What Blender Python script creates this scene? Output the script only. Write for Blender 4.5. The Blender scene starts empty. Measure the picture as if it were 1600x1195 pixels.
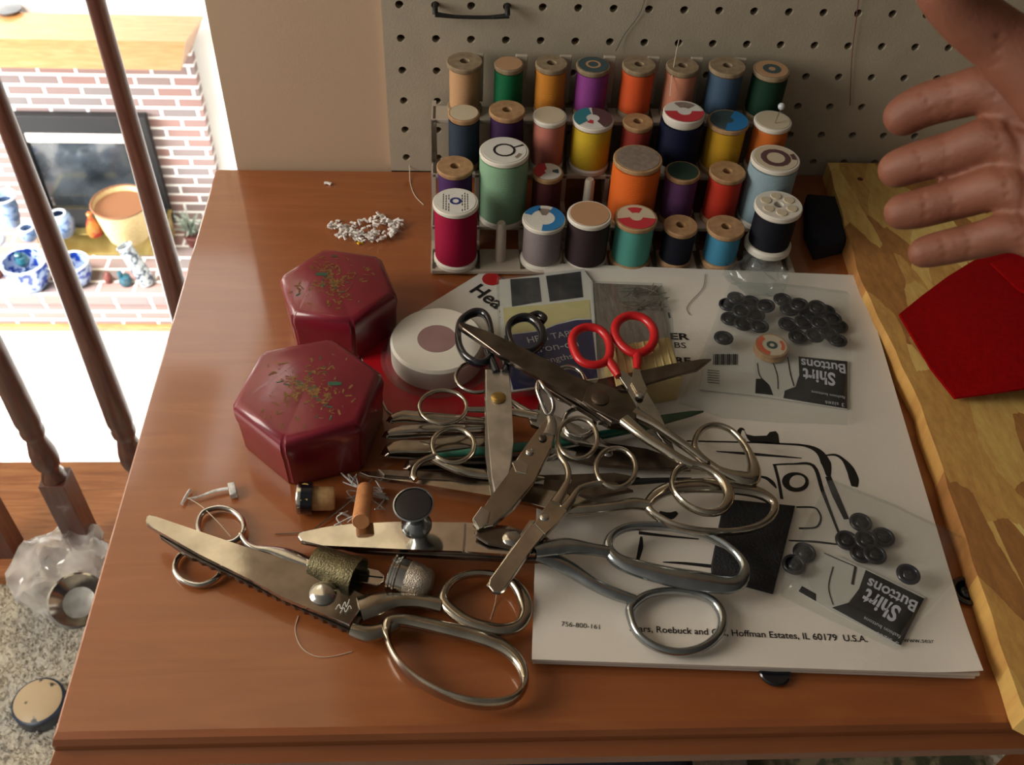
import bpy, bmesh, math, random
import numpy as np
from mathutils import Vector, Matrix
random.seed(7)
SC = bpy.context.scene
COL = SC.collection
PI = math.pi

# ---------------------------------------------------------------- camera, world, lights
R = np.array([[0.9987, -0.0353, 0.0373], [0.0002, 0.7292, 0.6843], [0.0513, 0.6833, -0.7283]])
for i in range(3):
    for j in range(i): R[i] = R[i] - R[j] * (R[i] @ R[j])
    R[i] = R[i] / np.linalg.norm(R[i])
CAM = np.array([0.0432, -0.6786, 1.2237]); F = 1559.7
cd = bpy.data.cameras.new('camera'); cam = bpy.data.objects.new('camera', cd); COL.objects.link(cam)
cam.matrix_world = Matrix(((R[0][0], R[1][0], -R[2][0], CAM[0]), (R[0][1], R[1][1], -R[2][1], CAM[1]), (R[0][2], R[1][2], -R[2][2], CAM[2]), (0, 0, 0, 1)))
cd.sensor_width = 36; cd.lens = F / 1600 * 36; cd.clip_start = .02; cd.clip_end = 60
cd.dof.use_dof = True; cd.dof.focus_distance = .62; cd.dof.aperture_fstop = 20
SC.camera = cam
SC.view_settings.view_transform = 'Standard'; SC.view_settings.look = 'None'
SC.view_settings.exposure = -0.06; SC.view_settings.gamma = 1; SC.view_settings.use_curve_mapping = False
wd = bpy.data.worlds.new('world'); SC.world = wd; wd.use_nodes = True
_b = wd.node_tree.nodes['Background']; _b.inputs[1].default_value = .68
_tc = wd.node_tree.nodes.new('ShaderNodeTexCoord'); _sp = wd.node_tree.nodes.new('ShaderNodeSeparateXYZ'); _rp = wd.node_tree.nodes.new('ShaderNodeValToRGB')
_mr = wd.node_tree.nodes.new('ShaderNodeMapRange'); _mr.inputs[1].default_value = -1; _mr.inputs[2].default_value = 1
wd.node_tree.links.new(_tc.outputs['Generated'], _sp.inputs[0]); wd.node_tree.links.new(_sp.outputs[0], _mr.inputs[0]); wd.node_tree.links.new(_mr.outputs[0], _rp.inputs[0]); wd.node_tree.links.new(_rp.outputs[0], _b.inputs[0])
_e = _rp.color_ramp.elements; _e[0].position = .1; _e[0].color = (.62, .57, .49, 1); _e[1].position = .95; _e[1].color = (.03, .026, .02, 1)
_x = _e.new(.42); _x.color = (.19, .172, .145, 1)

def area(name, loc, target, sx, sy, power, color):
    l = bpy.data.lights.new(name, 'AREA'); l.shape = 'RECTANGLE'; l.size = sx; l.size_y = sy; l.energy = power; l.color = color
    o = bpy.data.objects.new(name, l); COL.objects.link(o); o.location = loc
    o.rotation_euler = (Vector(target) - Vector(loc)).to_track_quat('-Z', 'Y').to_euler()
    return o
area('living_room_window_light', (-5.2, 2.4, -.6), (-2.1, 4.0, -2.3), 3.2, 2.6, 330, (.95, .98, 1)).data.spread = math.radians(95)
area('living_room_fill_light', (-3.2, 1.9, 2.45), (-2.8, 2.9, -3), 2.2, 1.6, 190, (1, .97, .92)).data.spread = math.radians(80)  # added area lamp below the ceiling, aimed down to brighten the lower room
area('loft_fill_light', (-.95, -.38, 1.22), (0, -.02, .85), .5, .6, 10.5, (1, .93, .82))  # added lamp over the landing, brightens wall and table from the left

# ---------------------------------------------------------------- helpers
TZ = .75
def dirn(x, y):
    return np.array([(x - 800) / F, -(y - 597.5) / F, 1.]) @ R
def G(x, y, h=0.):          # where the ray of a photo point meets the height h above the table top
    d = dirn(x, y); return Vector(CAM + d * ((TZ + h - CAM[2]) / d[2]))
def GZ(x, y, z):
    d = dirn(x, y); return Vector(CAM + d * ((z - CAM[2]) / d[2]))
def GY(x, y, Y):
    d = dirn(x, y); return Vector(CAM + d * ((Y - CAM[1]) / d[1]))
def GD(x, y, D):
    return Vector(CAM + dirn(x, y) * D)
def lin(c):
    return tuple(((v / 255) / 12.92 if v / 255 <= .04045 else ((v / 255 + .055) / 1.055) ** 2.4) for v in c)

def mat(name, col, rough=.5, metal=0., coat=0., col2=None, scale=40., bump=0., bscale=None, spec=.5, stretch=None, alpha=None, sheen=0, trans=0, coord='Object', detail=4, lo=.35, hi=.65, coat_rough=.1):
    m = bpy.data.materials.new(name); m.use_nodes = True
    nt = m.node_tree; b = nt.nodes['Principled BSDF']
    b.inputs['Base Color'].default_value = (*lin(col), 1)
    b.inputs['Roughness'].default_value = rough; b.inputs['Metallic'].default_value = metal
    b.inputs['Coat Weight'].default_value = coat; b.inputs['Coat Roughness'].default_value = coat_rough
    b.inputs['Specular IOR Level'].default_value = spec
    b.inputs['Sheen Weight'].default_value = sheen
    b.inputs['Transmission Weight'].default_value = trans
    if alpha is not None: b.inputs['Alpha'].default_value = alpha
    tc = nt.nodes.new('ShaderNodeTexCoord'); mp = nt.nodes.new('ShaderNodeMapping')
    nt.links.new(tc.outputs[coord], mp.inputs[0])
    if stretch: mp.inputs['Scale'].default_value = stretch
    if col2 is not None:
        n = nt.nodes.new('ShaderNodeTexNoise'); n.inputs['Scale'].default_value = scale; n.inputs['Detail'].default_value = detail
        nt.links.new(mp.outputs[0], n.inputs[0])
        r = nt.nodes.new('ShaderNodeValToRGB'); r.color_ramp.elements[0].position = lo; r.color_ramp.elements[1].position = hi
        r.color_ramp.elements[0].color = (*lin(col), 1); r.color_ramp.elements[1].color = (*lin(col2), 1)
        nt.links.new(n.outputs['Fac'], r.inputs[0]); nt.links.new(r.outputs[0], b.inputs['Base Color'])
    if bump:
        n = nt.nodes.new('ShaderNodeTexNoise'); n.inputs['Scale'].default_value = bscale or scale; n.inputs['Detail'].default_value = 5
        nt.links.new(mp.outputs[0], n.inputs[0])
        bp = nt.nodes.new('ShaderNodeBump'); bp.inputs['Strength'].default_value = bump; bp.inputs['Distance'].default_value = .002
        nt.links.new(n.outputs['Fac'], bp.inputs['Height']); nt.links.new(bp.outputs[0], b.inputs['Normal'])
    return m

def finish(name, bm, m, parent=None, smooth=True, label=None, ang=38):
    if not bm.verts: bm.verts.new((0, 0, 0))
    bmesh.ops.recalc_face_normals(bm, faces=bm.faces)
    if smooth:
        for f in bm.faces: f.smooth = True
        for e in bm.edges:
            if len(e.link_faces) == 2 and e.calc_face_angle(0) > math.radians(ang): e.smooth = False
    me = bpy.data.meshes.new(name)
    if parent is not None: off = Vector(parent.get('wloc', (0, 0, 0)))
    else:
        xs = [v.co for v in bm.verts]
        off = Vector(((min(c.x for c in xs) + max(c.x for c in xs)) / 2, (min(c.y for c in xs) + max(c.y for c in xs)) / 2, min(c.z for c in xs)))
    bmesh.ops.translate(bm, verts=bm.verts, vec=-off)
    bm.to_mesh(me); bm.free()
    for mm in (m if isinstance(m, (list, tuple)) else [m]): me.materials.append(mm)
    o = bpy.data.objects.new(name, me); COL.objects.link(o)
    if parent is not None: o.parent = parent; o['wloc'] = tuple(off)
    else: o.location = off; o['wloc'] = tuple(off)
    if label: o['label'] = label
    return o
def thing(name, label, cat, loc, group=None):
    o = bpy.data.objects.new(name, None); COL.objects.link(o); o.location = loc; o['wloc'] = tuple(loc)
    o.empty_display_size = .01
    o['label'] = label; o['category'] = cat
    if group: o['group'] = group
    return o
def tag(o, label, cat, group=None, kind=None):
    o['label'] = label; o['category'] = cat
    if group: o['group'] = group
    if kind: o['kind'] = kind
    return o
def struct(name, bm, m, smooth=False):
    o = finish(name, bm, m, None, smooth); o['kind'] = 'structure'; return o
def box(bm, x0, x1, y0, y1, z0, z1, bev=0):
    r = bmesh.ops.create_cube(bm, size=1)
    for v in r['verts']:
        v.co = Vector(((x0 + x1) / 2 + v.co.x * (x1 - x0), (y0 + y1) / 2 + v.co.y * (y1 - y0), (z0 + z1) / 2 + v.co.z * (z1 - z0)))
    if bev: bmesh.ops.bevel(bm, geom=list({e for v in r['verts'] for e in v.link_edges}), offset=bev, segments=3, affect='EDGES', profile=.6)
def prism(bm, top, bottom, bev=0, segs=2):
    a = [bm.verts.new(p) for p in top]; b = [bm.verts.new(p) for p in bottom]
    n = len(a); ft = bm.faces.new(a); fb = bm.faces.new(b[::-1])
    for i in range(n): bm.faces.new((a[i], b[i], b[(i + 1) % n], a[(i + 1) % n]))
    if bev:
        bmesh.ops.bevel(bm, geom=list(ft.edges), offset=bev, segments=segs, affect='EDGES', profile=.5)
def smooth_path(pts, closed=False, sub=6):
    pts = [Vector(p) for p in pts]; n = len(pts); out = []
    rng = range(n) if closed else range(n - 1)
    for i in rng:
        if closed: p0, p1, p2, p3 = pts[(i - 1) % n], pts[i], pts[(i + 1) % n], pts[(i + 2) % n]
        else: p0, p1, p2, p3 = pts[max(i - 1, 0)], pts[i], pts[i + 1], pts[min(i + 2, n - 1)]
        for k in range(sub):
            t = k / sub
            out.append(.5 * ((2 * p1) + (p2 - p0) * t + (2 * p0 - 5 * p1 + 4 * p2 - p3) * t * t + (3 * p1 - p0 - 3 * p2 + p3) * t ** 3))
    if not closed: out.append(pts[-1])
    return out
def sweep(bm, pts, w, h=None, closed=False, sub=6, n=12, up=(0, 0, 1), sq=1.0):
    """tube along pts; w, h half-width across and half-height, a number or a list per point"""
    m0 = len(pts); up = Vector(up)
    P = smooth_path(pts, closed, sub) if sub > 1 else [Vector(p) for p in pts]
    def val(a, i):
        if a is None: return None
        if isinstance(a, (int, float)): return a
        t = i / sub; k = int(t); fr = t - k
        a0 = a[k % m0]; a1 = a[(k + 1) % m0] if closed else a[min(k + 1, m0 - 1)]
        return a0 + (a1 - a0) * fr
    rings = []; N = len(P)
    for i, p in enumerate(P):
        if closed: t = P[(i + 1) % N] - P[i - 1]
        else: t = P[min(i + 1, N - 1)] - P[max(i - 1, 0)]
        if t.length < 1e-9: t = Vector((1, 0, 0))
        t.normalize(); s = t.cross(up)
        if s.length < .05: s = t.cross(Vector((0, 1, 0)))
        s.normalize(); u = s.cross(t)
        wi = val(w, i); hi = val(h, i)
        if hi is None: hi = wi
        ring = []
        for k in range(n):
            a = 2 * PI * k / n; c, q = math.cos(a), math.sin(a)
            if sq != 1.0: c = math.copysign(abs(c) ** sq, c); q = math.copysign(abs(q) ** sq, q)
            ring.append(bm.verts.new(p + s * (c * wi) + u * (q * hi)))
        rings.append(ring)
    for i in range(N if closed else N - 1):
        a, b = rings[i], rings[(i + 1) % N]
        for k in range(n): bm.faces.new((a[k], a[(k + 1) % n], b[(k + 1) % n], b[k]))
    if not closed:
        bm.faces.new(rings[0][::-1]); bm.faces.new(rings[-1])
def lathe(bm, prof, base, axis=(0, 0, 1), n=32, sx=1., sy=1.):
    """prof: (r, t) pairs along axis from base"""
    axis = Vector(axis).normalized(); q = Vector((0, 0, 1)).rotation_difference(axis); base = Vector(base)
    rings = []
    for r, t in prof:
        if r < 1e-7: rings.append([bm.verts.new(base + axis * t)])
        else: rings.append([bm.verts.new(base + q @ Vector((r * sx * math.cos(2 * PI * k / n), r * sy * math.sin(2 * PI * k / n), t))) for k in range(n)])
    for a, b in zip(rings[:-1], rings[1:]):
        for k in range(n):
            k2 = (k + 1) % n
            if len(a) == 1 and len(b) == 1: continue
            if len(a) == 1: bm.faces.new((a[0], b[k], b[k2]))
            elif len(b) == 1: bm.faces.new((a[k], b[0], a[k2]))
            else: bm.faces.new((a[k], a[k2], b[k2], b[k]))
    for end in (rings[0], rings[-1]):
        if len(end) > 1 and prof[0] != prof[-1]: bm.faces.new(end)
def NB(): return bmesh.new()
def pxflat(bm, pts, h):      # a flat inked shape lying on a surface at height h
    vs = [bm.verts.new(G(x, y, h)) for x, y in pts]
    f = bm.faces.new(vs)
    if len(vs) > 4: bmesh.ops.triangulate(bm, faces=[f])
def ribbon(bm, pts, h, w):   # a drawn stroke, w = half-width in metres (number or list)
    P = smooth_path([G(x, y, h) for x, y in pts], False, 5); m0 = len(pts)
    prev = None
    for i, p in enumerate(P):
        t = P[min(i + 1, len(P) - 1)] - P[max(i - 1, 0)]; t.z = 0; t.normalize(); s = Vector((-t.y, t.x, 0))
        if isinstance(w, (int, float)): wi = w
        else:
            q = i / 5; k = int(q); wi = w[k] + (w[min(k + 1, m0 - 1)] - w[k]) * (q - k)
        a, b = bm.verts.new(p + s * wi), bm.verts.new(p - s * wi)
        if prev: bm.faces.new((prev[0], prev[1], b, a))
        prev = (a, b)
def text(name, s, p0, p1, m, parent, hscale=1., bold=0.0, up=None, label=None, depth=.00012):
    """lettering laid from world point p0 (baseline start) to p1 (baseline end)"""
    cu = bpy.data.curves.new(name, 'FONT'); cu.body = s; cu.size = 1; cu.offset = bold; cu.extrude = 0; cu.resolution_u = 3
    to = bpy.data.objects.new(name, cu); COL.objects.link(to)
    bpy.context.view_layer.update()
    me = bpy.data.meshes.new_from_object(to.evaluated_get(bpy.context.evaluated_depsgraph_get()))
    bpy.data.objects.remove(to)
    bm = NB(); bm.from_mesh(me)
    p0, p1 = Vector(p0), Vector(p1); ex = p1 - p0; L = ex.length; ex.normalize()
    nz = Vector(up) if up else Vector((0, 0, 1)); ey = nz.cross(ex).normalized(); nz = ex.cross(ey)
    xs = [v.co.x for v in bm.verts]; x0, x1 = min(xs), max(xs); k = L / (x1 - x0)
    for v in bm.verts:
        c = v.co.copy(); v.co = p0 + ex * ((c.x - x0) * k) + ey * (c.y * k * hscale) + nz * depth
    return finish(name, bm, m, parent, smooth=False, label=label)

# ---------------------------------------------------------------- materials
def wood_mat(name, c1, c2, c3, rough=.35, coat=.5, sc=(3, 40, 40), scale=3., coat_rough=.12, dist=1.5):
    m = bpy.data.materials.new(name); m.use_nodes = True; nt = m.node_tree; b = nt.nodes['Principled BSDF']
    tc = nt.nodes.new('ShaderNodeTexCoord'); mp = nt.nodes.new('ShaderNodeMapping'); mp.inputs['Scale'].default_value = sc
    nt.links.new(tc.outputs['Object'], mp.inputs[0])
    n = nt.nodes.new('ShaderNodeTexNoise'); n.inputs['Scale'].default_value = scale; n.inputs['Detail'].default_value = 8; n.inputs['Distortion'].default_value = dist
    nt.links.new(mp.outputs[0], n.inputs[0])
    r = nt.nodes.new('ShaderNodeValToRGB'); e = r.color_ramp.elements
    e[0].position = .3; e[0].color = (*lin(c1), 1); e[1].position = .72; e[1].color = (*lin(c3), 1)
    x = e.new(.5); x.color = (*lin(c2), 1)
    nt.links.new(n.outputs['Fac'], r.inputs[0]); nt.links.new(r.outputs[0], b.inputs['Base Color'])
    b.inputs['Roughness'].default_value = rough; b.inputs['Coat Weight'].default_value = coat; b.inputs['Coat Roughness'].default_value = coat_rough
    bp = nt.nodes.new('ShaderNodeBump'); bp.inputs['Strength'].default_value = .05; bp.inputs['Distance'].default_value = .001
    nt.links.new(n.outputs['Fac'], bp.inputs['Height']); nt.links.new(bp.outputs[0], b.inputs['Normal'])
    return m
M = {}
M['table'] = wood_mat('stained_table_wood', (140, 76, 35), (146, 81, 38), (154, 88, 43), rough=.42, coat=.9, sc=(3, 26, 26), coat_rough=.09)
M['baluster'] = wood_mat('dark_stained_oak', (70, 34, 28), (86, 44, 34), (106, 60, 44), sc=(30, 30, 3), rough=.4)
M['oak'] = wood_mat('golden_oak', (150, 84, 44), (176, 108, 60), (196, 130, 78), sc=(3, 25, 25))
M['mantel'] = wood_mat('pale_oak_mantel', (150, 98, 50), (162, 108, 60), (174, 122, 76), sc=(1.5, 12, 12), rough=.4)
M['tan'] = mat('tan_wall_paint', (190, 163, 137), .7, bump=.04, bscale=600)
M['white'] = mat('white_wall_paint', (238, 236, 230), .7, bump=.1, bscale=200)
M['peg'] = mat('painted_hardboard', (176, 165, 146), .6, col2=(168, 158, 140), scale=30, bump=.1, bscale=900)
M['dark'] = mat('black_matte', (18, 17, 18), .6, bump=.1, bscale=500)
M['ink'] = mat('black_ink', (22, 21, 22), .6, bump=.02)
M['carpet'] = mat('beige_shag_carpet', (250, 240, 218), .95, col2=(214, 212, 206), scale=11, bump=1, bscale=110, detail=8)
for n_ in M['carpet'].node_tree.nodes:
    if n_.type == 'BUMP': n_.inputs['Distance'].default_value = .012
M['carpet_white'] = mat('pale_living_room_carpet', (236, 234, 230), .95, col2=(226, 226, 224), scale=5, bump=.5, bscale=120)
def steel(name, c, rough=.2, c2=None):
    m = mat(name, c, rough, 1., col2=c2 or tuple(int(v * .86) for v in c), scale=70, bump=.008, bscale=160)
    return m
M['steel'] = steel('bright_steel', (206, 203, 197), .17)
M['blade'] = steel('ground_blade_steel', (214, 209, 200), .09)
M['warm'] = steel('nickel_plate', (196, 187, 172), .17)
M['blue'] = steel('blued_chrome', (176, 182, 186), .2)
M['worn'] = steel('tarnished_steel', (128, 116, 106), .3, (98, 88, 80))
M['brass'] = steel('brass', (190, 160, 96), .3)
M['oldbrass'] = mat('aged_brass_knurled', (112, 104, 78), .42, 1., col2=(84, 78, 60), scale=50, bump=.3, bscale=900)
M['knurl'] = mat('knurled_silver', (186, 176, 164), .3, 1., bump=.5, bscale=1500)
M['blackplastic'] = mat('glossy_black_plastic', (20, 22, 30), .18, coat=.5, bump=.02)
M['redplastic'] = mat('red_plastic', (196, 22, 30), .35, coat=.2, bump=.02)
M['paper'] = mat('white_paper', (226, 218, 208), .8, col2=(221, 213, 203), scale=20, bump=.05, bscale=300)
M['card'] = mat('white_card', (215, 212, 205), .6, bump=.03, bscale=300)
M['maroon'] = mat('maroon_lacquer', (126, 16, 40), .33, coat=.6, col2=(116, 14, 37), scale=60, coat_rough=.15, bump=.02)
M['wood_spool'] = mat('pale_spool_wood', (180, 144, 104), .6, col2=(160, 122, 86), scale=200, stretch=(1, 1, .15), bump=.05)
M['white_plastic'] = mat('white_plastic', (222, 216, 204), .4, bump=.03)
M['cork'] = mat('cork_tan', (196, 160, 112), .7, col2=(180, 142, 96), scale=300, bump=.1, bscale=600)
def clear(name, tint=(.9, .92, .92), gl=.12, op=.12, rough=.12, col=(230, 232, 232), nscale=60):
    m = bpy.data.materials.new(name); m.use_nodes = True; nt = m.node_tree; nt.nodes.clear()
    out = nt.nodes.new('ShaderNodeOutputMaterial'); tr = nt.nodes.new('ShaderNodeBsdfTransparent'); tr.inputs[0].default_value = (*tint, 1)
    g = nt.nodes.new('ShaderNodeBsdfGlossy'); g.inputs['Roughness'].default_value = rough; g.inputs[0].default_value = (1, 1, 1, 1)
    d = nt.nodes.new('ShaderNodeBsdfDiffuse'); d.inputs[0].default_value = (*lin(col), 1)
    m1 = nt.nodes.new('ShaderNodeMixShader'); m1.inputs[0].default_value = gl; nt.links.new(tr.outputs[0], m1.inputs[1]); nt.links.new(g.outputs[0], m1.inputs[2])
    m2 = nt.nodes.new('ShaderNodeMixShader'); nt.links.new(m1.outputs[0], m2.inputs[1]); nt.links.new(d.outputs[0], m2.inputs[2])
    tc = nt.nodes.new('ShaderNodeTexCoord'); n = nt.nodes.new('ShaderNodeTexNoise'); n.inputs['Scale'].default_value = nscale
    nt.links.new(tc.outputs['Object'], n.inputs[0])
    r = nt.nodes.new('ShaderNodeMapRange'); r.inputs[1].default_value = .3; r.inputs[2].default_value = .75; r.inputs[3].default_value = op * .4; r.inputs[4].default_value = op * 1.7
    nt.links.new(n.outputs['Fac'], r.inputs[0]); nt.links.new(r.outputs[0], m2.inputs[0]); nt.links.new(m2.outputs[0], out.inputs[0])
    return m
M['clear'] = clear('clear_plastic_film', op=.03, gl=.035)
M['hazy'] = clear('hazy_clear_plastic', op=.3, gl=.12)

def brick_mat(name, bw, rh, mortar=.009, axes='xz'):
    m = bpy.data.materials.new(name); m.use_nodes = True; nt = m.node_tree; b = nt.nodes['Principled BSDF']
    tc = nt.nodes.new('ShaderNodeTexCoord'); sep = nt.nodes.new('ShaderNodeSeparateXYZ'); cb = nt.nodes.new('ShaderNodeCombineXYZ')
    nt.links.new(tc.outputs['Object'], sep.inputs[0])
    nt.links.new(sep.outputs[0], cb.inputs[0]); nt.links.new(sep.outputs[2 if axes == 'xz' else 1], cb.inputs[1])
    br = nt.nodes.new('ShaderNodeTexBrick'); nt.links.new(cb.outputs[0], br.inputs[0])
    br.inputs['Scale'].default_value = 1; br.inputs['Brick Width'].default_value = bw; br.inputs['Row Height'].default_value = rh
    br.inputs['Mortar Size'].default_value = mortar; br.inputs['Mortar Smooth'].default_value = .2
    br.inputs['Color1'].default_value = (*lin((146, 112, 104)), 1); br.inputs['Color2'].default_value = (*lin((124, 116, 114)), 1)
    br.inputs['Mortar'].default_value = (*lin((240, 236, 230)), 1)
    nt.links.new(br.outputs['Color'], b.inputs['Base Color']); b.inputs['Roughness'].default_value = .85
    bp = nt.nodes.new('ShaderNodeBump'); bp.inputs['Distance'].default_value = .006; bp.invert = True
    nt.links.new(br.outputs['Fac'], bp.inputs['Height']); nt.links.new(bp.outputs[0], b.inputs['Normal'])
    return m
M['brick'] = brick_mat('red_grey_brick', .205, .0665)
M['brick_top'] = brick_mat('red_grey_brick_top', .205, .11, axes='xy')

def osb_mat():
    m = bpy.data.materials.new('oriented_strand_board'); m.use_nodes = True; nt = m.node_tree; b = nt.nodes['Principled BSDF']
    N, Lk = nt.nodes.new, nt.links.new
    tc = N('ShaderNodeTexCoord')
    def layer(rot, sc, seed):
        mp = N('ShaderNodeMapping'); mp.inputs['Rotation'].default_value = (0, 0, rot); mp.inputs['Scale'].default_value = sc; mp.inputs['Location'].default_value = (seed, seed * .7, 0)
        Lk(tc.outputs['Object'], mp.inputs[0])
        dn = N('ShaderNodeTexNoise'); dn.inputs['Scale'].default_value = 3; dn.inputs['Detail'].default_value = 6; Lk(mp.outputs[0], dn.inputs[0])
        ad = N('ShaderNodeMixRGB'); ad.blend_type = 'ADD'; ad.inputs[0].default_value = .18; Lk(mp.outputs[0], ad.inputs[1]); Lk(dn.outputs['Color'], ad.inputs[2])
        vo = N('ShaderNodeTexVoronoi'); vo.inputs['Scale'].default_value = 1; vo.distance = 'CHEBYCHEV'; vo.voronoi_dimensions = '2D'; Lk(ad.outputs[0], vo.inputs[0])
        sp = N('ShaderNodeSeparateColor'); Lk(vo.outputs['Color'], sp.inputs[0]); return sp, mp
    s1, m1 = layer(.55, (42, 13, 1), 0); s2, m2 = layer(-.75, (36, 11, 1), 3.3); s3, _ = layer(1.45, (30, 12, 1), 7.1)
    def ramp(src):
        r = N('ShaderNodeValToRGB'); r.color_ramp.interpolation = 'CONSTANT'; e = r.color_ramp.elements
        e[0].position = 0; e[0].color = (*lin((168, 116, 64)), 1); e[1].position = .85; e[1].color = (*lin((236, 204, 124)), 1)
        for p, c in ((.12, (224, 184, 106)), (.3, (204, 156, 86)), (.45, (232, 198, 118)), (.6, (176, 122, 66)), (.7, (216, 176, 100))):
            x = e.new(p); x.color = (*lin(c), 1)
        Lk(src, r.inputs[0]); return r
    r1, r2, r3 = ramp(s1.outputs[0]), ramp(s2.outputs[0]), ramp(s3.outputs[0])
    g1 = N('ShaderNodeMath'); g1.operation = 'GREATER_THAN'; g1.inputs[1].default_value = .5; Lk(s1.outputs[1], g1.inputs[0])
    g2 = N('ShaderNodeMath'); g2.operation = 'GREATER_THAN'; g2.inputs[1].default_value = .55; Lk(s2.outputs[1], g2.inputs[0])
    x1 = N('ShaderNodeMixRGB'); Lk(g2.outputs[0], x1.inputs[0]); Lk(r3.outputs[0], x1.inputs[1]); Lk(r2.outputs[0], x1.inputs[2])
    x2 = N('ShaderNodeMixRGB'); Lk(g1.outputs[0], x2.inputs[0]); Lk(x1.outputs[0], x2.inputs[1]); Lk(r1.outputs[0], x2.inputs[2])
    g = N('ShaderNodeTexNoise'); g.inputs['Scale'].default_value = 4; g.inputs['Detail'].default_value = 7; g.inputs['Roughness'].default_value = .7; Lk(m1.outputs[0], g.inputs[0])
    mx = N('ShaderNodeMixRGB'); mx.blend_type = 'OVERLAY'; mx.inputs[0].default_value = .7; Lk(x2.outputs[0], mx.inputs[1]); Lk(g.outputs['Fac'], mx.inputs[2])
    Lk(mx.outputs[0], b.inputs['Base Color']); b.inputs['Roughness'].default_value = .6
    bp = N('ShaderNodeBump'); bp.inputs['Strength'].default_value = .5; bp.inputs['Distance'].default_value = .0008
    Lk(s1.outputs[1], bp.inputs['Height']); Lk(bp.outputs[0], b.inputs['Normal'])
    return m
M['osb'] = osb_mat()

# ---------------------------------------------------------------- the setting
XL, YF, ZL, ZH = -6.0, 4.41, -2.98, -2.72
bm = NB(); box(bm, -2.6, 1.6, -1.6, .235, -.25, 0); struct('floor', bm, M['carpet'])
bm = NB(); rt_ = random.Random(2)
for k in range(5200):
    x = rt_.uniform(-.72, -.36); y = rt_.uniform(-.26, .082); a = rt_.uniform(0, 2 * PI); l = rt_.uniform(.004, .010); hh = rt_.uniform(.004, .009); w = .0009
    c_, s_ = math.cos(a), math.sin(a)
    p = [(x - s_ * w, y + c_ * w, .0), (x + s_ * w, y - c_ * w, .0), (x + c_ * l * .5 + s_ * w, y + s_ * l * .5 - c_ * w, hh), (x + c_ * l * .5 - s_ * w, y + s_ * l * .5 + c_ * w, hh), (x + c_ * l, y + s_ * l, hh * .8)]
    v_ = [bm.verts.new(q) for q in p]; bm.faces.new(v_[:4]); bm.faces.new((v_[3], v_[2], v_[4]))
_cp = finish('carpet_pile', bm, M['carpet'], smooth=False); _cp['label'] = 'pale beige shag pile of the loft carpet left of the table'; _cp['category'] = 'carpet'; _cp['kind'] = 'stuff'
bm = NB(); box(bm, -2.6, 1.6, .236, .30, -.30, .004); struct('trim_1', bm, M['oak'])
bm = NB(); box(bm, -2.6, 1.6, .085, .235, .0005, .022, .004); struct('trim_2', bm, M['oak'])
bm = NB(); box(bm, XL, 1.6, .31, YF + .3, ZL - .1, ZL); struct('floor_lower', bm, M['carpet_white'])
bm = NB()
box(bm, -.137, -.013, .006, .12, -.3, 2.6); box(bm, -.013, 1.6, .035, .12, -.3, 2.6); struct('wall_back', bm, M['tan'])
bm = NB(); box(bm, 1.6, 1.75, .31, YF + .05, ZL, 2.6)
struct('wall_right', bm, M['white'])
bm = NB(); box(bm, XL, -1.425, YF, YF + .069, ZL, -1.40); struct('wall_fireplace', bm, M['brick'])
bm = NB(); box(bm, XL, 1.6, YF + .07, YF + .25, ZL, 2.6); struct('wall_upper', bm, M['white'])
bm = NB(); box(bm, XL - .2, XL, -1.6, YF + .2, ZL, 2.6); struct('wall_left', bm, M['white'])
bm = NB(); box(bm, XL, -.137, .05, YF + .2, 2.6, 2.7); struct('ceiling', bm, mat('cream_ceiling_paint', (248, 232, 200), .8, bump=.05, bscale=60))
M['glow_panel'] = mat('added_glow_panel', (240, 240, 235), .4, bump=.02); e_ = M['glow_panel'].node_tree.nodes['Principled BSDF']; e_.inputs['Emission Color'].default_value = (1, .95, .86, 1); e_.inputs['Emission Strength'].default_value = 2.6  # unseen glowing panel, added so the tabletop mirrors a pale patch
bm = NB(); sk = []
for cx_, cy_, a0 in ((-.86 + .05, 1.90, 0), (-.92, 1.90, 90)):
    for k in range(9): a = math.radians(a0 + 90 * k / 8); sk.append((cx_ + .2 * math.cos(a), cy_ + .22 * math.sin(a)))
sk += [(-1.12, 1.1), (-.90, 1.1), (-.90, 1.57), (-.70, 1.57), (-.70, 1.1), (-.63, 1.1)]  # notch shaped for the darker rectangle inside that mirrored patch
f_ = bm.faces.new([bm.verts.new((x, y, 2.598)) for x, y in sk]); g_ = bmesh.ops.extrude_face_region(bm, geom=[f_])
for v in [v for v in g_['geom'] if isinstance(v, bmesh.types.BMVert)]: v.co.z = 2.59
bmesh.ops.triangulate(bm, faces=[f for f in bm.faces if len(f.verts) > 4]); struct('ceiling_glow_1', bm, M['glow_panel'])
bm = NB(); box(bm, -4.4, -1.361, 3.715, YF - .001, ZL, ZH - .06, 0); o = struct('trim_3', bm, M['brick'])
bm = NB(); box(bm, -4.4, -1.361, 3.70, YF - .001, ZH - .06, ZH, .004); o = struct('trim_4', bm, M['brick_top'])
bm = NB(); box(bm, -4.4, -1.361, 3.68, 3.714, ZL, ZL + .035, .004); struct('trim_5', bm, M['oak'])
bm = NB(); mt_ = [[bm.verts.new(p) for p in q] for q in ([(-4.2, YF - .001, -1.36), (-4.2, 4.13, -1.36), (-4.2, 4.13, -1.52), (-4.2, YF - .001, -1.52)], [(-1.315, YF - .001, -1.36), (-1.36, 4.13, -1.36), (-1.415, 4.13, -1.52), (-1.40, YF - .001, -1.52)])]
bm.faces.new(mt_[0]); bm.faces.new(mt_[1][::-1])
for k in range(4): bm.faces.new((mt_[0][k], mt_[0][(k + 1) % 4], mt_[1][(k + 1) % 4], mt_[1][k]))
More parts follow.
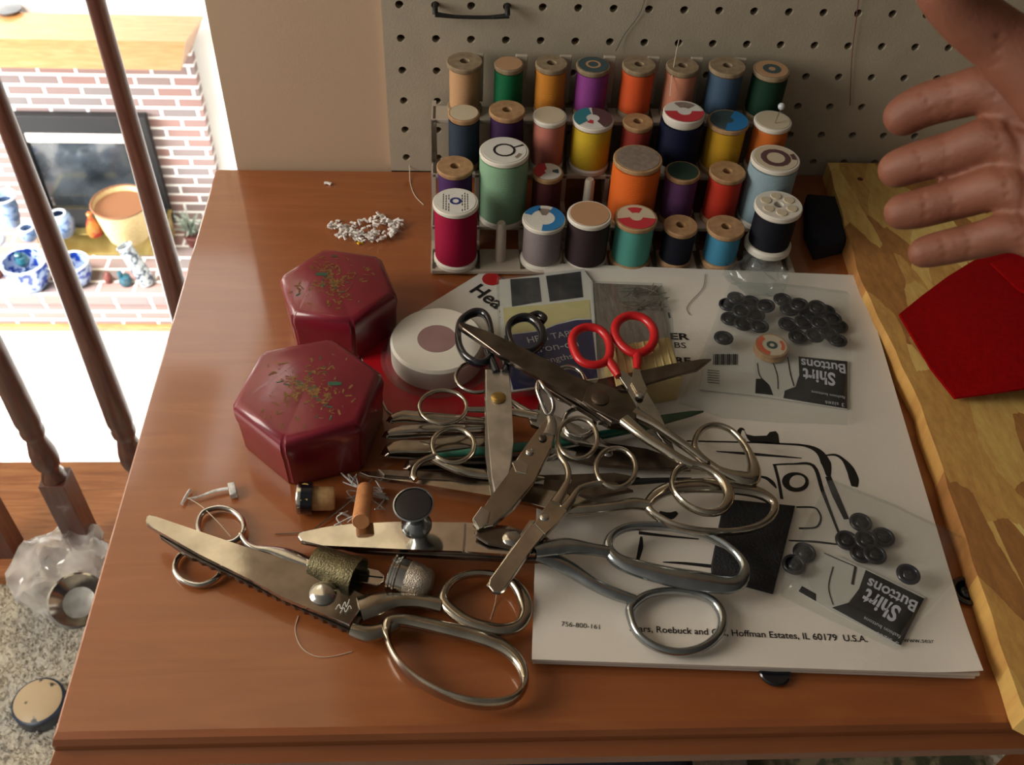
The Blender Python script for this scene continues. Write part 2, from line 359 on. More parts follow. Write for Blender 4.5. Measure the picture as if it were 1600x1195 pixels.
tag(finish('mantel', bm, M['mantel']), 'pale golden oak beam mantel across the brick chimney breast', 'mantel')

# pegboard with real holes
def pegboard():
    bm = NB(); s = .0254; r = .0030; n = 12
    for c in range(0, 40):
        for q in range(-14, 6):
            cx, cz = c * s, TZ + .1402 - q * s
            pts = []
            for k in range(n):
                a = 2 * PI * (k + .5) / n; pts.append((cx + r * math.cos(a), cz + r * math.sin(a), a))
            outer = []
            for x, z, a in pts:
                ca, sa = math.cos(a), math.sin(a); t = (s / 2) / max(abs(ca), abs(sa)); outer.append((cx + ca * t, cz + sa * t))
            corners = [(cx + i * s / 2, cz + j * s / 2, math.atan2(j, i) % (2 * PI)) for i, j in ((1, 1), (-1, 1), (-1, -1), (1, -1))]
            vi = [bm.verts.new((x, 0, z)) for x, z, a in pts]; vb = [bm.verts.new((x, .0055, z)) for x, z, a in pts]
            vo = [bm.verts.new((x, 0, z)) for x, z in outer]
            for k in range(n):
                k2 = (k + 1) % n
                a0 = pts[k][2]; a1 = pts[k2][2] if k2 else pts[0][2] + 2 * PI
                mid = [cc for cc in corners if a0 < cc[2] + (2 * PI if cc[2] < a0 - PI else 0) < a1]
                if mid: bm.faces.new((vi[k], vo[k], bm.verts.new((mid[0][0], 0, mid[0][1])), vo[k2], vi[k2]))
                else: bm.faces.new((vi[k], vo[k], vo[k2], vi[k2]))
                bm.faces.new((vi[k], vi[k2], vb[k2], vb[k]))
    bmesh.ops.remove_doubles(bm, verts=bm.verts, dist=1e-5)
    x0, x1, z0, z1 = -.0127, 39.5 * s, TZ + .1402 - 5.5 * s, TZ + .1402 + 14.5 * s
    for a, b in (((x0, z0), (x0, z1)), ((x0, z1), (x1, z1)), ((x1, z1), (x1, z0)), ((x1, z0), (x0, z0))):
        bm.faces.new([bm.verts.new((a[0], 0, a[1])), bm.verts.new((b[0], 0, b[1])), bm.verts.new((b[0], .0055, b[1])), bm.verts.new((a[0], .0055, a[1]))])
    return bm
o = finish('pegboard', pegboard(), M['peg'], smooth=False)
tag(o, 'grey-beige painted pegboard with rows of round holes, on the wall behind the thread spools', 'pegboard')
bm = NB()
z0 = TZ + .1402 - .0012
for x in (.0254, .0762): sweep(bm, [(x, .004, z0 + .002), (x, -.006, z0 + .002), (x, -.009, z0 - .001)], .0019, sub=4)
sweep(bm, [(.0254, -.009, z0 - .001), (.04, -.009, z0 - .0025), (.062, -.009, z0 - .0025), (.0775, -.009, z0 - .001)], [.0019, .0013, .0013, .0019], sub=4)
tag(finish('tool_hook', bm, M['dark']), 'black wire tool hook bar plugged into the pegboard at the top', 'hook')

# ---------------------------------------------------------------- table
t = thing('table', 'orange-brown stained wooden table with a chamfered front edge, under the scissors', 'table', (.15, -.23, 0))
bm = NB()
X0, X1, Y0, Y1 = -.1512, .62, -.4648, -.001
prof = [(0, 0), (.0035, -.001), (.0055, -.004), (.0055, -.009), (.012, -.013), (.0125, -.019), (.0105, -.024), (.004, -.0265)]
loops = []
for d, z in prof:
    d2 = d * .35
    loops.append([bm.verts.new(p) for p in ((X0 - d2, Y0 - d, TZ + z), (X1 + d2, Y0 - d, TZ + z), (X1 + d2, Y1, TZ + z), (X0 - d2, Y1, TZ + z))])
bm.faces.new(loops[0])
for a, b in zip(loops[:-1], loops[1:]):
    for k in range(4): bm.faces.new((a[k], b[k], b[(k + 1) % 4], a[(k + 1) % 4]))
bm.faces.new(loops[-1][::-1])
finish('tabletop', bm, M['table'], t, smooth=False)
bm = NB()
box(bm, -.10, .58, -.41, -.392, TZ - .11, TZ - .0265); box(bm, -.10, .58, -.06, -.045, TZ - .11, TZ - .0265)
box(bm, -.11, -.092, -.41, -.045, TZ - .11, TZ - .0265); finish('apron', bm, M['table'], t, smooth=False)
for lx in (-.09, .50):
    for ly in (-.385, -.075):
        bm = NB(); box(bm, lx - .022, lx + .022, ly - .022, ly + .022, 0.0005, TZ - .0265, .003); finish('leg', bm, M['table'], t, smooth=False)

# ---------------------------------------------------------------- balusters
def baluster(bmS, bmT, x, y):
    h = .0165
    box(bmS, x - h, x + h, y - h, y + h, .022, .185, .0015)
    prof = [(.0155, .185), (.0150, .190), (.0115, .200), (.0112, .206), (.0150, .212), (.0168, .222), (.0165, .236), (.0140, .250), (.0118, .262), (.0116, .266), (.0145, .272), (.0150, .279), (.0135, .284), (.0158, .296), (.0150, .36), (.0120, .52), (.0095, .66), (.0080, .80), (.0078, .95)]
    lathe(bmT, prof, (x, y, 0), n=28)
names = ['leftmost dark turned baluster, cut by the left edge of the photo at its base', 'dark turned baluster whose square foot stands behind the clear plastic bag', 'dark turned baluster passing left of the oak tabletop corner, its foot hidden by the table', 'dark turned baluster nearest the tan wall end, crossing the fireplace opening']
for i, x in enumerate((-.588, -.478, -.369, -.259)):
    b = thing('baluster', names[i], 'baluster', (x, .13, .022), 'balusters of the loft railing')
    bs, bt = NB(), NB(); baluster(bs, bt, x, .13)
    finish('base_block', bs, M['baluster'], b, smooth=False); finish('turned_shaft', bt, M['baluster'], b)

# ---------------------------------------------------------------- fireplace and its ornaments
fp = thing('fireplace_insert', 'black framed glass fireplace insert set in the brick wall', 'fireplace', (-2.1, YF, ZH))
M['smoke'] = mat('smoky_glass', (26, 30, 34), .12, spec=.6, coat=.8, col2=(60, 66, 70), scale=4, bump=.02)
bm = NB(); x0, x1, z1 = -2.50, -1.745, -1.945
box(bm, x0, x1, YF - .06, YF - .0015, z1 - .11, z1, .004); box(bm, x0, x0 + .05, YF - .06, YF - .0015, ZH + .001, z1 - .11); box(bm, x1 - .045, x1, YF - .06, YF - .0015, ZH + .001, z1 - .11)
finish('surround', bm, M['dark'], fp, smooth=False)
bm = NB(); box(bm, x0 + .05, x1 - .045, YF - .055, YF - .03, z1 - .175, z1 - .112, .004); finish('hood_strip', bm, M['white_plastic'], fp, label='bright metal strip')
bm = NB(); box(bm, x0 + .05, x1 - .045, YF - .04, YF - .02, ZH + .12, z1 - .176); finish('glass_door', bm, M['smoke'], fp, smooth=False)
bm = NB(); box(bm, x0 + .05, x1 - .045, YF - .052, YF - .02, ZH + .001, ZH + .12); box(bm, x0 + .05, x1 - .045, YF - .06, YF - .053, ZH + .10, ZH + .125)
finish('lower_grille', bm, M['brass'], fp, smooth=False)

M['porcelain'] = mat('blue_white_porcelain', (20, 50, 130), .25, coat=.3, col2=(150, 166, 190), scale=28, lo=.44, hi=.52, bump=.02)
M['porcelain_pale'] = mat('pale_blue_porcelain', (50, 84, 140), .25, coat=.3, col2=(130, 150, 178), scale=24, lo=.35, hi=.5, bump=.02)
M['porcelain_ink'] = mat('black_white_porcelain', (40, 50, 66), .25, coat=.3, col2=(160, 166, 168), scale=34, lo=.42, hi=.5, bump=.02)
M['glaze'] = mat('white_glaze', (196, 202, 208), .25, coat=.5, bump=.02)
M['wicker'] = mat('cream_wicker', (190, 164, 112), .7, col2=(200, 178, 130), scale=60, bump=.4, bscale=140)
M['wicker_rim'] = mat('brown_wicker_rim', (110, 70, 40), .7, bump=.3, bscale=100)
M['brassyellow'] = mat('pale_polished_brass', (150, 130, 66), .35, .7, col2=(176, 158, 96), scale=5, bump=.02)
M['teal'] = mat('teal_glaze', (16, 70, 84), .3, coat=.4, bump=.05, bscale=60)
M['orangeglaze'] = mat('amber_orange_glaze', (150, 96, 40), .3, col2=(150, 30, 24), scale=20, lo=.5, hi=.6, bump=.05)
M['browng'] = mat('brown_earthenware', (120, 60, 50), .5, col2=(90, 46, 40), scale=30, bump=.1)
M['leaf'] = mat('dull_green_leaves', (60, 96, 70), .6, col2=(96, 120, 90), scale=30, bump=.1)
def on_hearth(px, py): return GZ(px, py, ZH + .001)
# brass fender box carrying the pots at the back
fb = thing('brass_fender_box', 'long pale brass box standing on the brick hearth under the basket', 'box', (-2.05, 4.17, ZH))
fy0, fy1, fz1 = 4.07, 4.30, ZH + .17
bm = NB(); box(bm, -2.46, -1.72, fy0, fy1, ZH + .001, fz1 - .012, .004); finish('body', bm, M['brassyellow'], fb, smooth=False)
bm = NB(); box(bm, -2.45, -1.73, fy0 + .05, fy1, fz1 + .0001, fz1 + .002); finish('top_plate', bm, M['dark'], fb, smooth=False)
bm = NB(); box(bm, -2.47, -1.71, fy0 - .012, fy1 + .005, fz1 - .0119, fz1, .003); finish('lid', bm, M['brassyellow'], fb, smooth=False)
def pot(name, label, cat, base, prof, m, rim_m=None, n=28, thick=.008, group=None, octo=False):
    t = thing(name, label, cat, base, group)
    nn = 8 if octo else n
    inner = [(max(r - thick, .002), z) for r, z in prof[::-1]]
    inner[-1] = (inner[-1][0], prof[0][1] + thick)
    bm = NB(); lathe(bm, [(0.0, prof[0][1])] + prof + inner + [(0.0, prof[0][1] + thick)], base, n=nn); finish('body', bm, m, t)
    if rim_m:
        r, z = prof[-1]; bm = NB(); sweep(bm, [Vector(base) + Vector((r * math.cos(2 * PI * k / 16) * .985, r * math.sin(2 * PI * k / 16) * .985, z)) for k in range(16)], thick * .8, closed=True, sub=2, n=8)
        finish('rim', bm, rim_m, t)
    return t
gz = fz1 + .0025
def on_box(px, py): return GZ(px, py, gz)
b = on_hearth(52, 446); pot('planter', 'octagonal blue and white planter on the hearth front with a teal bird in it', 'planter', b, [(.075, 0), (.085, .01), (.115, .09), (.125, .17), (.122, .185)], M['porcelain'], M['glaze'], octo=True)
bb = NB(); c = b + Vector((.0, 0, .19)); lathe(bb, [(0, -.04), (.028, -.03), (.04, 0), (.03, .03), (0, .045)], c, n=20); lathe(bb, [(.018, 0), (.02, .02), (0, .04)], c + Vector((-.01, -.01, .03)), n=14); lathe(bb, [(.006, -.17), (.006, -.03)], c, n=8)
tag(finish('bird_figurine', bb, M['teal']), 'teal bird figurine on a stick inside the octagonal blue planter', 'figurine')
b = on_hearth(122, 440); pot('planter', 'blue and white footed bowl right of the octagonal planter, partly behind a baluster', 'bowl', b, [(.05, 0), (.08, .02), (.10, .08), (.095, .15)], M['porcelain'], M['glaze'])
b = on_box(22, 350); pot('vase', 'tall pale blue vase with flared white rim at the far left of the fireplace', 'vase', b, [(.04, 0), (.05, .05), (.062, .14), (.05, .17), (.07, .20)], M['porcelain_pale'], M['glaze'])
b = on_box(48, 374); pot('pot', 'small blue pot with thick white rim behind the octagonal planter', 'pot', b, [(.03, 0), (.048, .03), (.046, .07), (.04, .085)], M['porcelain_pale'], M['glaze'])
b = on_box(0, 380); pot('jar', 'small white round jar at the left frame edge by the fireplace', 'jar', b, [(.03, 0), (.045, .03), (.04, .06), (.025, .075)], M['glaze'])
b = on_box(102, 366); pot('ginger_jar', 'rounded blue ginger jar with open white mouth between the two left balusters', 'jar', b, [(.045, 0), (.07, .04), (.075, .10), (.055, .14), (.04, .15)], M['porcelain_pale'], M['glaze'])
b = on_box(150, 366)
bm = NB(); lathe(bm, [(0, 0), (.038, .001), (.045, .03), (.036, .08), (.02, .11), (.014, .13), (.018, .15), (0, .17)], b, n=20)
tag(finish('figurine', bm, M['orangeglaze']), 'amber and red glazed figurine left of the cream basket', 'figurine')
b = on_box(203, 366); pot('basket', 'large cream drum basket with a brown rim in front of the fireplace glass', 'basket', b, [(.115, 0), (.135, .08), (.155, .20), (.163, .235)], M['wicker'], M['wicker_rim'])
bm = NB(); lathe(bm, [(0, .2), (.147, .2), (.147, .206), (0, .208)], b, n=32); finish('inner_disc', bm, M['wicker_rim'], bpy.data.objects['basket'])
b = on_hearth(232, 442)
bm = NB(); ax = Vector((-.10, .03, .30)).normalized(); lathe(bm, [(0, 0), (.045, .001), (.048, .02), (.045, .14), (.043, .255), (.047, .27), (.04, .272), (.038, .02), (0, .02)], b, axis=ax, n=24)
tag(finish('umbrella_vase', bm, M['porcelain_ink']), 'tall leaning cylinder vase with black and white pattern on the hearth', 'vase')
b = on_hearth(171, 440); bm = NB(); lathe(bm, [(0, 0), (.022, .001), (.026, .03), (.02, .06), (0, .08)], b, n=16); tag(finish('figurine', bm, M['browng']), 'small brown earthenware figurine on the hearth left of the teal one', 'figurine')
b = on_hearth(198, 444); bm = NB(); lathe(bm, [(0, 0), (.03, .001), (.04, .03), (.03, .06), (0, .075)], b, n=16); lathe(bm, [(0, 0), (.018, .015), (.012, .035), (0, .04)], b + Vector((-.02, 0, .06)), n=12); tag(finish('figurine', bm, M['teal']), 'squat teal bird ornament beside the leaning cylinder vase', 'figurine')
b = on_hearth(257, 430); bm = NB(); lathe(bm, [(0, 0), (.03, .001), (.035, .02), (.02, .05), (0, .06)], b, n=16); tag(finish('dish', bm, M['glaze']), 'small white porcelain piece right of the leaning cylinder vase', 'ornament')
# leafy plants
def plant(label, b, n, hgt, spread, seed, m):
    rnd = random.Random(seed); t = thing('potted_plant', label, 'plant', b)
    bm = NB(); lathe(bm, [(0, 0), (.035, .001), (.05, .07), (.045, .075), (.04, .06), (0, .06)], b, n=16); finish('pot', bm, M['browng'], t)
    bm = NB()
    for k in range(n):
        a = rnd.uniform(0, 2 * PI); r = rnd.uniform(.2, 1) * spread; h = rnd.uniform(.5, 1) * hgt
        p0 = b + Vector((0, 0, .06)); p2 = b + Vector((r * math.cos(a), r * math.sin(a) * .7, h)); p1 = (p0 + p2) / 2 + Vector((0, 0, .03))
        sweep(bm, [p0, p1, p2], [.003, .008, .001], [.001, .002, .001], sub=4, n=6)
    finish('foliage', bm, m, t)
M['greyleaf'] = mat('grey_green_dried_leaves', (150, 158, 146), .8, col2=(120, 134, 118), scale=40, bump=.1)
plant('grey-green dried plant right of the fireplace insert beside the last baluster', on_hearth(304, 382), 60, .24, .12, 4, M['greyleaf'])
plant('dark green plant at the left frame edge on the hearth', on_hearth(-6, 432), 50, .16, .09, 5, M['leaf'])
bm = NB(); b = GZ(14, 18, -1.359); lathe(bm, [(0, 0), (.06, .001), (.07, .02), (0, .035)], b, n=20); tag(finish('dish', bm, M['smoke']), 'grey dish lying on top of the mantel at the left', 'dish')

# ---------------------------------------------------------------- things on the loft floor
M['bag'] = clear('white_carrier_film', op=.55, gl=.15, col=(236, 232, 230), nscale=20)
def crumple(bm, amp, seed, scale=60):
    from mathutils import noise
    for v in bm.verts:
        d = noise.noise_vector(v.co * scale + Vector((seed, 0, 0))); v.co += d * amp
bm = NB(); bmesh.ops.create_icosphere(bm, subdivisions=4, radius=1)
c = GZ(105, 880, .05)
for v in bm.verts: v.co = Vector((c.x + v.co.x * .068, c.y - .01 + v.co.y * .065, .052 + v.co.z * .042))
crumple(bm, .016, 3, 38); crumple(bm, .004, 5, 120)
for v in bm.verts: v.co.z = max(v.co.z, .0235)
tag(finish('plastic_bag', bm, M['bag']), 'crumpled clear white plastic bag on the floor at the foot of the railing', 'bag')
c = GZ(118, 893, .10)
bm = NB(); lathe(bm, [(0, .0), (.022, .001), (.034, .012), (.036, .02), (.033, .022), (.02, .008), (0, .007)], c + Vector((.01, -.035, 0)) - Vector((0, 0, .02)), axis=(.1, -.35, 1), n=28)
tag(finish('silver_dish', bm, M['steel']), 'small round silver dish lying on top of the clear plastic bag', 'dish')
c = GZ(60, 1096, .022)
kn = thing('button_tin', 'round cream tin with a dark blue rim on the carpet beside the table', 'tin', (c.x, c.y, .0005))
bm = NB(); lathe(bm, [(0, 0), (.03, 0), (.032, .004), (.032, .022), (.029, .024)], (c.x, c.y, .0005), n=36); finish('rim', bm, mat('navy_enamel', (34, 44, 66), .35, col2=(60, 76, 100), scale=60, bump=.02), kn)
bm = NB(); lathe(bm, [(.0288, .0245), (.022, .027), (0, .028)], (c.x, c.y, .0005), n=36); finish('lid', bm, mat('cream_patterned_enamel', (206, 184, 150), .4, col2=(50, 44, 40), scale=60, lo=.6, hi=.66, bump=.02), kn)
M['bandana'] = mat('red_print_cotton', (176, 20, 30), .9, col2=(232, 200, 190), scale=70, lo=.62, hi=.66, bump=.3, bscale=200)
bm = NB(); bmesh.ops.create_grid(bm, x_segments=40, y_segments=30, size=1)
for v in bm.verts: v.co = Vector((-.37 + v.co.x * .075, -.19 + v.co.y * .05, .02 + v.co.z))
crumple(bm, .012, 8, 26)
for v in bm.verts: v.co.z = max(v.co.z, .003)
tag(finish('bandana', bm, M['bandana']), 'red printed cotton cloth on the floor under the table front', 'cloth')
M['rug'] = mat('green_floral_rug', (92, 96, 76), .95, col2=(160, 148, 120), scale=40, lo=.45, hi=.55, bump=.6, bscale=300)
bm = NB(); box(bm, .40, .70, -.345, -.10, .0005, .010, .003); tag(finish('rug', bm, M['rug']), 'green and cream floral rug on the floor below the table front', 'rug')
bm = NB(); box(bm, -.05, .30, -.35, -.10, .0005, .16, .03); tag(finish('under_table_shade', bm, mat('navy_shade', (24, 26, 40), .9, bump=.3, bscale=200)), 'dark navy block for the shadow on the floor beneath the middle of the table', 'bag')  # dark block stands in for the shadow below the table
# ---------------------------------------------------------------- thread rack and spools
CX = [.0397 + i * .0323 for i in range(8)]
ROWY = [-.115, -.081, -.050, -.021]; ROWH = [.0045, .018, .042, .0695]
rk = thing('thread_rack', 'white plastic stepped thread rack of four rows carrying the spools', 'rack', (.15, -.07, TZ))
M['wood_dim'] = mat('dim_spool_wood', (156, 138, 112), .7, col2=(134, 114, 88), scale=200, stretch=(1, 1, .15), bump=.05)  # greyer copy of the spool wood, back-row dimness mixed into its colour
M['rack'] = mat('translucent_white_plastic', (196, 184, 168), .35, alpha=.85, bump=.02)
bm = NB()
for r in range(4):
    h = ROWH[r]; y = ROWY[r]
    box(bm, .022, .288, y - .013, y + .006 if r else y + .012, TZ + h - .0035, TZ + h, .0008)
finish('tier_bar', bm, M['rack'], rk, smooth=False)
for i in range(9):
    x = CX[0] - .0165 + i * .0323; bm = NB()
    w = .0016
    pts = [(-.128, .0004), (-.128, .001)]
    outl = [(-.126, .0005), (-.126, .0045), (-.094, .0045), (-.094, .018), (-.063, .018), (-.063, .042), (-.034, .042), (-.034, .0695), (-.008, .0695), (-.008, .0005), (-.011, .0005), (-.011, .060), (-.034, .036), (-.063, .012), (-.094, .002)]
    a = [bm.verts.new((x - w, y, TZ + h)) for y, h in outl]; b = [bm.verts.new((x + w, y, TZ + h)) for y, h in outl]
    f1 = bm.faces.new(a); f2 = bm.faces.new(b[::-1]); n = len(a)
    for k in range(n): bm.faces.new((a[k], b[k], b[(k + 1) % n], a[(k + 1) % n]))
    bmesh.ops.triangulate(bm, faces=[f1, f2]); finish('step_rib', bm, M['rack'], rk, smooth=False)
for i in range(8):
    for r in (2, 3):
        if i > 0 and r == 3:
            x = CX[i] - .0165; bm = NB(); box(bm, x - .0045, x + .0045, -.0095, -.0065, TZ + .0695, TZ + .108, .0008); finish('back_slat', bm, M['rack'], rk, smooth=False)
PEG = {}
for r in range(4):
    for i in range(8):
        bm = NB(); vac = (r == 0 and i == 1) or (r == 1 and i == 3)
        hh = .034 if vac else .025
        lathe(bm, [(.0042, 0), (.0036, hh - .002), (.0026, hh), (0, hh)], (CX[i], ROWY[r], TZ + ROWH[r] - .0005), n=14)
        finish('peg', bm, M['rack'], rk)

def thread_mat(c):
    g_ = sum(c) / 3; c = tuple(v * .93 + g_ * .04 for v in c)
    m = bpy.data.materials.new('wound_thread'); m.use_nodes = True; nt = m.node_tree; b = nt.nodes['Principled BSDF']
    b.inputs['Base Color'].default_value = (*lin(c), 1); b.inputs['Roughness'].default_value = .65; b.inputs['Specular IOR Level'].default_value = .2
    tc = nt.nodes.new('ShaderNodeTexCoord'); w = nt.nodes.new('ShaderNodeTexWave'); w.bands_direction = 'Z'; w.inputs['Scale'].default_value = 420; w.inputs['Distortion'].default_value = 2.5; w.inputs['Detail'].default_value = 2
    nt.links.new(tc.outputs['Object'], w.inputs[0]); bp = nt.nodes.new('ShaderNodeBump'); bp.inputs['Strength'].default_value = .5; bp.inputs['Distance'].default_value = .0006
    nt.links.new(w.outputs['Fac'], bp.inputs['Height']); nt.links.new(bp.outputs[0], b.inputs['Normal'])
    return m
CORE = mat('spool_hole_dark', (60, 42, 30), .8, bump=.02)
def spool(row, col, pxtop, ytop, wpx, color, end, label, lab=None, tw=None, rimh=.004, hole=True, extra=None, over=0.0, lift=0., lean=0.):
    Y = ROWY[row]; base = TZ + ROWH[row] + .0003 + lift
    top = GY(pxtop, ytop, Y); X = top.x; H = top.z - base
    d = (top - Vector(CAM)); dep = float(np.dot(R[2], np.array(d))); rad = wpx / 2 * dep / F
    if rad > .0160: rad = min(rad, .0175)
    tr = (tw / 2 * dep / F) if tw else rad * .93
    t = thing('thread_spool', label, 'spool', (X, Y, base), 'spools of sewing thread on the rack')
    em = M[end] if isinstance(end, str) else end
    bm = NB(); rc = .0047
    lathe(bm, [(rc, 0), (rad, 0), (rad * 1.0, rimh * .7), (rad * .93, rimh), (rad * .55, rimh * 1.3), (rc + .002, rimh * 1.4), (rc + .002, H - rimh * 1.4), (rad * .55, H - rimh * 1.3), (rad * .93, H - rimh), (rad, H - rimh * .7), (rad, H - .0006), (rad - .0006, H), (rc * .75, H), (rc * .75, H - .004), (rc * .75, H - .008), (rc, .0)], (X, Y, base), n=36)
    finish('core', bm, em, t)
    bm = NB(); lathe(bm, [(rc + .0021, rimh * 1.3), (tr * .985, rimh + .0004), (tr, rimh + .002), (tr * 1.0, H * .5), (tr, H - rimh - .002), (tr * .985, H - rimh - .0004), (rc + .0021, H - rimh * 1.3)], (X, Y, base), n=36)
    finish('thread', bm, thread_mat(color), t)
    if lab:
        lm, ring = lab[0], lab[1:] 
        bm = NB(); lathe(bm, [(rc * .8 if hole else .0, H + .0001), (rad * .88, H + .0001), (rad * .88, H + .0003), (rc * .8 if hole else .0, H + .0003)], (X, Y, base), n=32)
        lo = finish('end_label', bm, lm, t)
        for kind, cc, a0, a1, r0, r1 in ring:      # printed sectors
            bm = NB(); k = 14; vs0 = []; 
            for q in range(k + 1):
                a = math.radians(a0 + (a1 - a0) * q / k); vs0.append((bm.verts.new((X + rad * r0 * math.cos(a), Y + rad * r0 * math.sin(a), base + H + .00042)), bm.verts.new((X + rad * r1 * math.cos(a), Y + rad * r1 * math.sin(a), base + H + .00042))))
            for q in range(k): bm.faces.new((vs0[q][0], vs0[q][1], vs0[q + 1][1], vs0[q + 1][0]))
            finish('label_print', bm, cc, lo, smooth=False)
    if not hole or lab is None or True:
        bm = NB(); lathe(bm, [(rc * .74, H - .004), (0, H - .0041)], (X, Y, base), n=20)
        if hole: finish('hole_shadow_plug', bm, CORE, t) if False else bm.free()
        else: bm.free()
    return t, Vector((X, Y, base + H)), rad
WS, WP = 'wood_spool', 'white_plastic'
M['lab_white'] = mat('white_label', (220, 218, 212), .6, bump=.02)
M['lab_cream'] = mat('cream_label', (204, 190, 164), .7, bump=.02)
M['lab_tan'] = mat('tan_label', (184, 144, 108), .6, bump=.02)
M['lab_grey'] = mat('worn_grey_label', (142, 130, 118), .8, col2=(126, 110, 98), scale=300, bump=.1)
M['lab_green'] = mat('dark_green_label', (34, 60, 50), .6, bump=.02)
M['lab_teal'] = mat('dark_teal_label', (60, 80, 84), .6, bump=.02)
P_blue = mat('blue_print', (40, 120, 180), .6, bump=.02); P_red = mat('red_print', (190, 50, 60), .6, bump=.02); P_ink = M['ink']
P_green = mat('green_print', (50, 130, 140), .6, bump=.02); P_brown = mat('brown_print', (92, 62, 66), .6, bump=.02); P_orange = mat('orange_print', (214, 96, 60), .6, bump=.02); P_navy = mat('navy_print', (44, 52, 120), .6, bump=.02); P_gold = mat('gold_print', (200, 180, 110), .6, bump=.02)
lw, lc, lt, lg = M['lab_white'], M['lab_cream'], M['lab_tan'], M['lab_grey']
S = spool
# back row
S(3, 0, 726, 95, 57, (206, 160, 116), 'wood_dim', 'cream-tan thread spool, leftmost in the back row against the pegboard', tw=48)
S(3, 1, 795.6, 99, 47, (16, 110, 66), 'wood_dim', 'emerald green thread spool in the back row', lab=(lt,), tw=45)
S(3, 2, 862, 98, 51, (214, 136, 44), 'wood_dim', 'mustard gold thread spool in the back row beside the emerald one', tw=48)
S(3, 3, 927, 101, 54, (150, 66, 150), 'wood_dim', 'bright purple thread spool with a dark end label in the back row', lab=(M['lab_teal'], ('s', lt, 0, 360, .3, .45)), tw=51)
S(3, 4, 999, 100, 53, (232, 92, 42), 'wood_dim', 'orange thread spool in the back row, right of the bright purple one', tw=51)
S(3, 5, 1067, 102, 52, (216, 142, 112), 'wood_dim', 'peach pink thread spool in the back row with a loose thread end rising', tw=49)
S(3, 6, 1137, 102, 58, (74, 100, 128), 'wood_dim', 'slate blue thread spool in the back row', tw=54)
S(3, 7, 1206, 108, 58, (26, 62, 44), 'wood_dim', 'dark green thread spool at the right end of the back row', lab=(lt, ('s', M['lab_teal'], 0, 360, .2, .5)), tw=56)
# third row
S(2, 0, 725, 176, 50, (50, 62, 80), WS, 'slate grey thread spool with cream label, at the left end of the third row', lab=(lc,), tw=49)
S(2, 1, 792.5, 171, 57, (58, 30, 74), WS, 'dark violet thread spool with broad bare wooden end, third row', tw=52)
S(2, 2, 859, 180, 54, (206, 124, 108), WP, 'salmon pink thread spool with white end, third row', lab=(lc,), tw=51)
S(2, 3, 927, 185, 65, (222, 186, 44), WP, 'lemon yellow thread spool with blue-green label standing above an empty peg', lab=(lw, ('s', P_green, 100, 220, .35, .95), ('s', P_brown, -60, 90, .3, .93), ('s', P_red, 225, 265, .2, .5)), tw=62)
S(2, 4, 997, 189, 48, (166, 60, 50), WS, 'brick red thread spool, small, behind the large orange spool', tw=45)
S(2, 5, 1069, 174, 65, (14, 20, 52), WP, 'navy thread spool with red and white end label in the third row', lab=(lw, ('s', P_red, 180, 360, .35, .95), ('s', lg, 40, 120, .3, .8)), tw=69, rimh=.007)
S(2, 6, 1138, 188, 65, (216, 164, 38), WS, 'golden yellow thread spool with blue label, third row', lab=(M['lab_teal'], ('s', P_blue, -110, 60, .25, .95)), tw=60)
_, ptop, _ = S(2, 7, 1208, 188, 59, (224, 118, 44), WP, 'orange thread spool with a cream end and a white-headed pin, third row', lab=(lc,), tw=54)
# second row
S(1, 0, 711, 259, 58, (76, 44, 100), WS, 'violet thread spool with bare wooden end behind the crimson spool', tw=54)
S(1, 1, 788, 235, 80, (140, 182, 148), WP, 'large mint green thread spool with a circle printed on its white end', lab=(lw, ('s', P_ink, 0, 360, .36, .46), ('s', P_ink, 22, 30, .44, .86), ('s', M['lab_grey'], -50, -20, .6, .75)), tw=77)
S(1, 2, 856, 268, 49, (84, 36, 38), WS, 'dark maroon thread spool with a red and white label behind the grey spool', lab=(lw, ('s', P_red, 100, 230, .2, .9), ('s', M['lab_teal'], -20, 20, .3, .7)), tw=46)
S(1, 4, 997, 247, 80, (244, 112, 36), WS, 'large bright orange thread spool with a worn wooden end', lab=(lg,), tw=76, hole=False)
S(1, 5, 1067, 267, 55, (104, 62, 110), WS, 'plum purple thread spool with a dark green label, second row', lab=(M['lab_green'],), tw=52)
S(1, 6, 1137, 267, 57, (206, 54, 34), WS, 'scarlet thread spool with wooden end, second row', tw=53)
S(1, 7, 1212, 247, 82, (146, 172, 184), WP, 'large pale blue thread spool with a brown ring on its cream end', lab=(lc, ('s', P_brown, 0, 360, .38, .62), ('s', P_brown, -10, 20, .66, .85)), tw=76)
# front row
_, ctop, crad = S(0, 0, 712, 314.6, 72, (168, 4, 60), WP, 'crimson thread spool with a printed white end, leftmost in the front row', lab=(lw, ('s', P_navy, 0, 360, .14, .26)), tw=68)
S(0, 2, 850, 341, 68, (150, 138, 140), WP, 'grey thread spool with a blue and white label, front row', lab=(lw, ('s', P_blue, -100, 60, .5, .95), ('s', P_blue, 100, 160, .6, .95), ('s', M['lab_grey'], 60, 110, .2, .7)), tw=62)
S(0, 3, 921.5, 334, 70, (62, 46, 50), WP, 'dark brown thread spool with a tan end and white rim, front row', lab=(lt,), tw=67)
S(0, 4, 994, 339, 68, (88, 172, 160), WS, 'teal green thread spool with a red label, front row', lab=(lc, ('s', P_red, 190, 350, .3, .9), ('s', P_red, 60, 120, .3, .7)), tw=61)
S(0, 5, 1064, 351, 54, (18, 22, 38), WS, 'small black thread spool with wooden ends, front row', tw=51)
S(0, 6, 1134.5, 353.5, 60, (70, 150, 190), WS, 'sky blue thread spool with wooden ends, front row', tw=53)
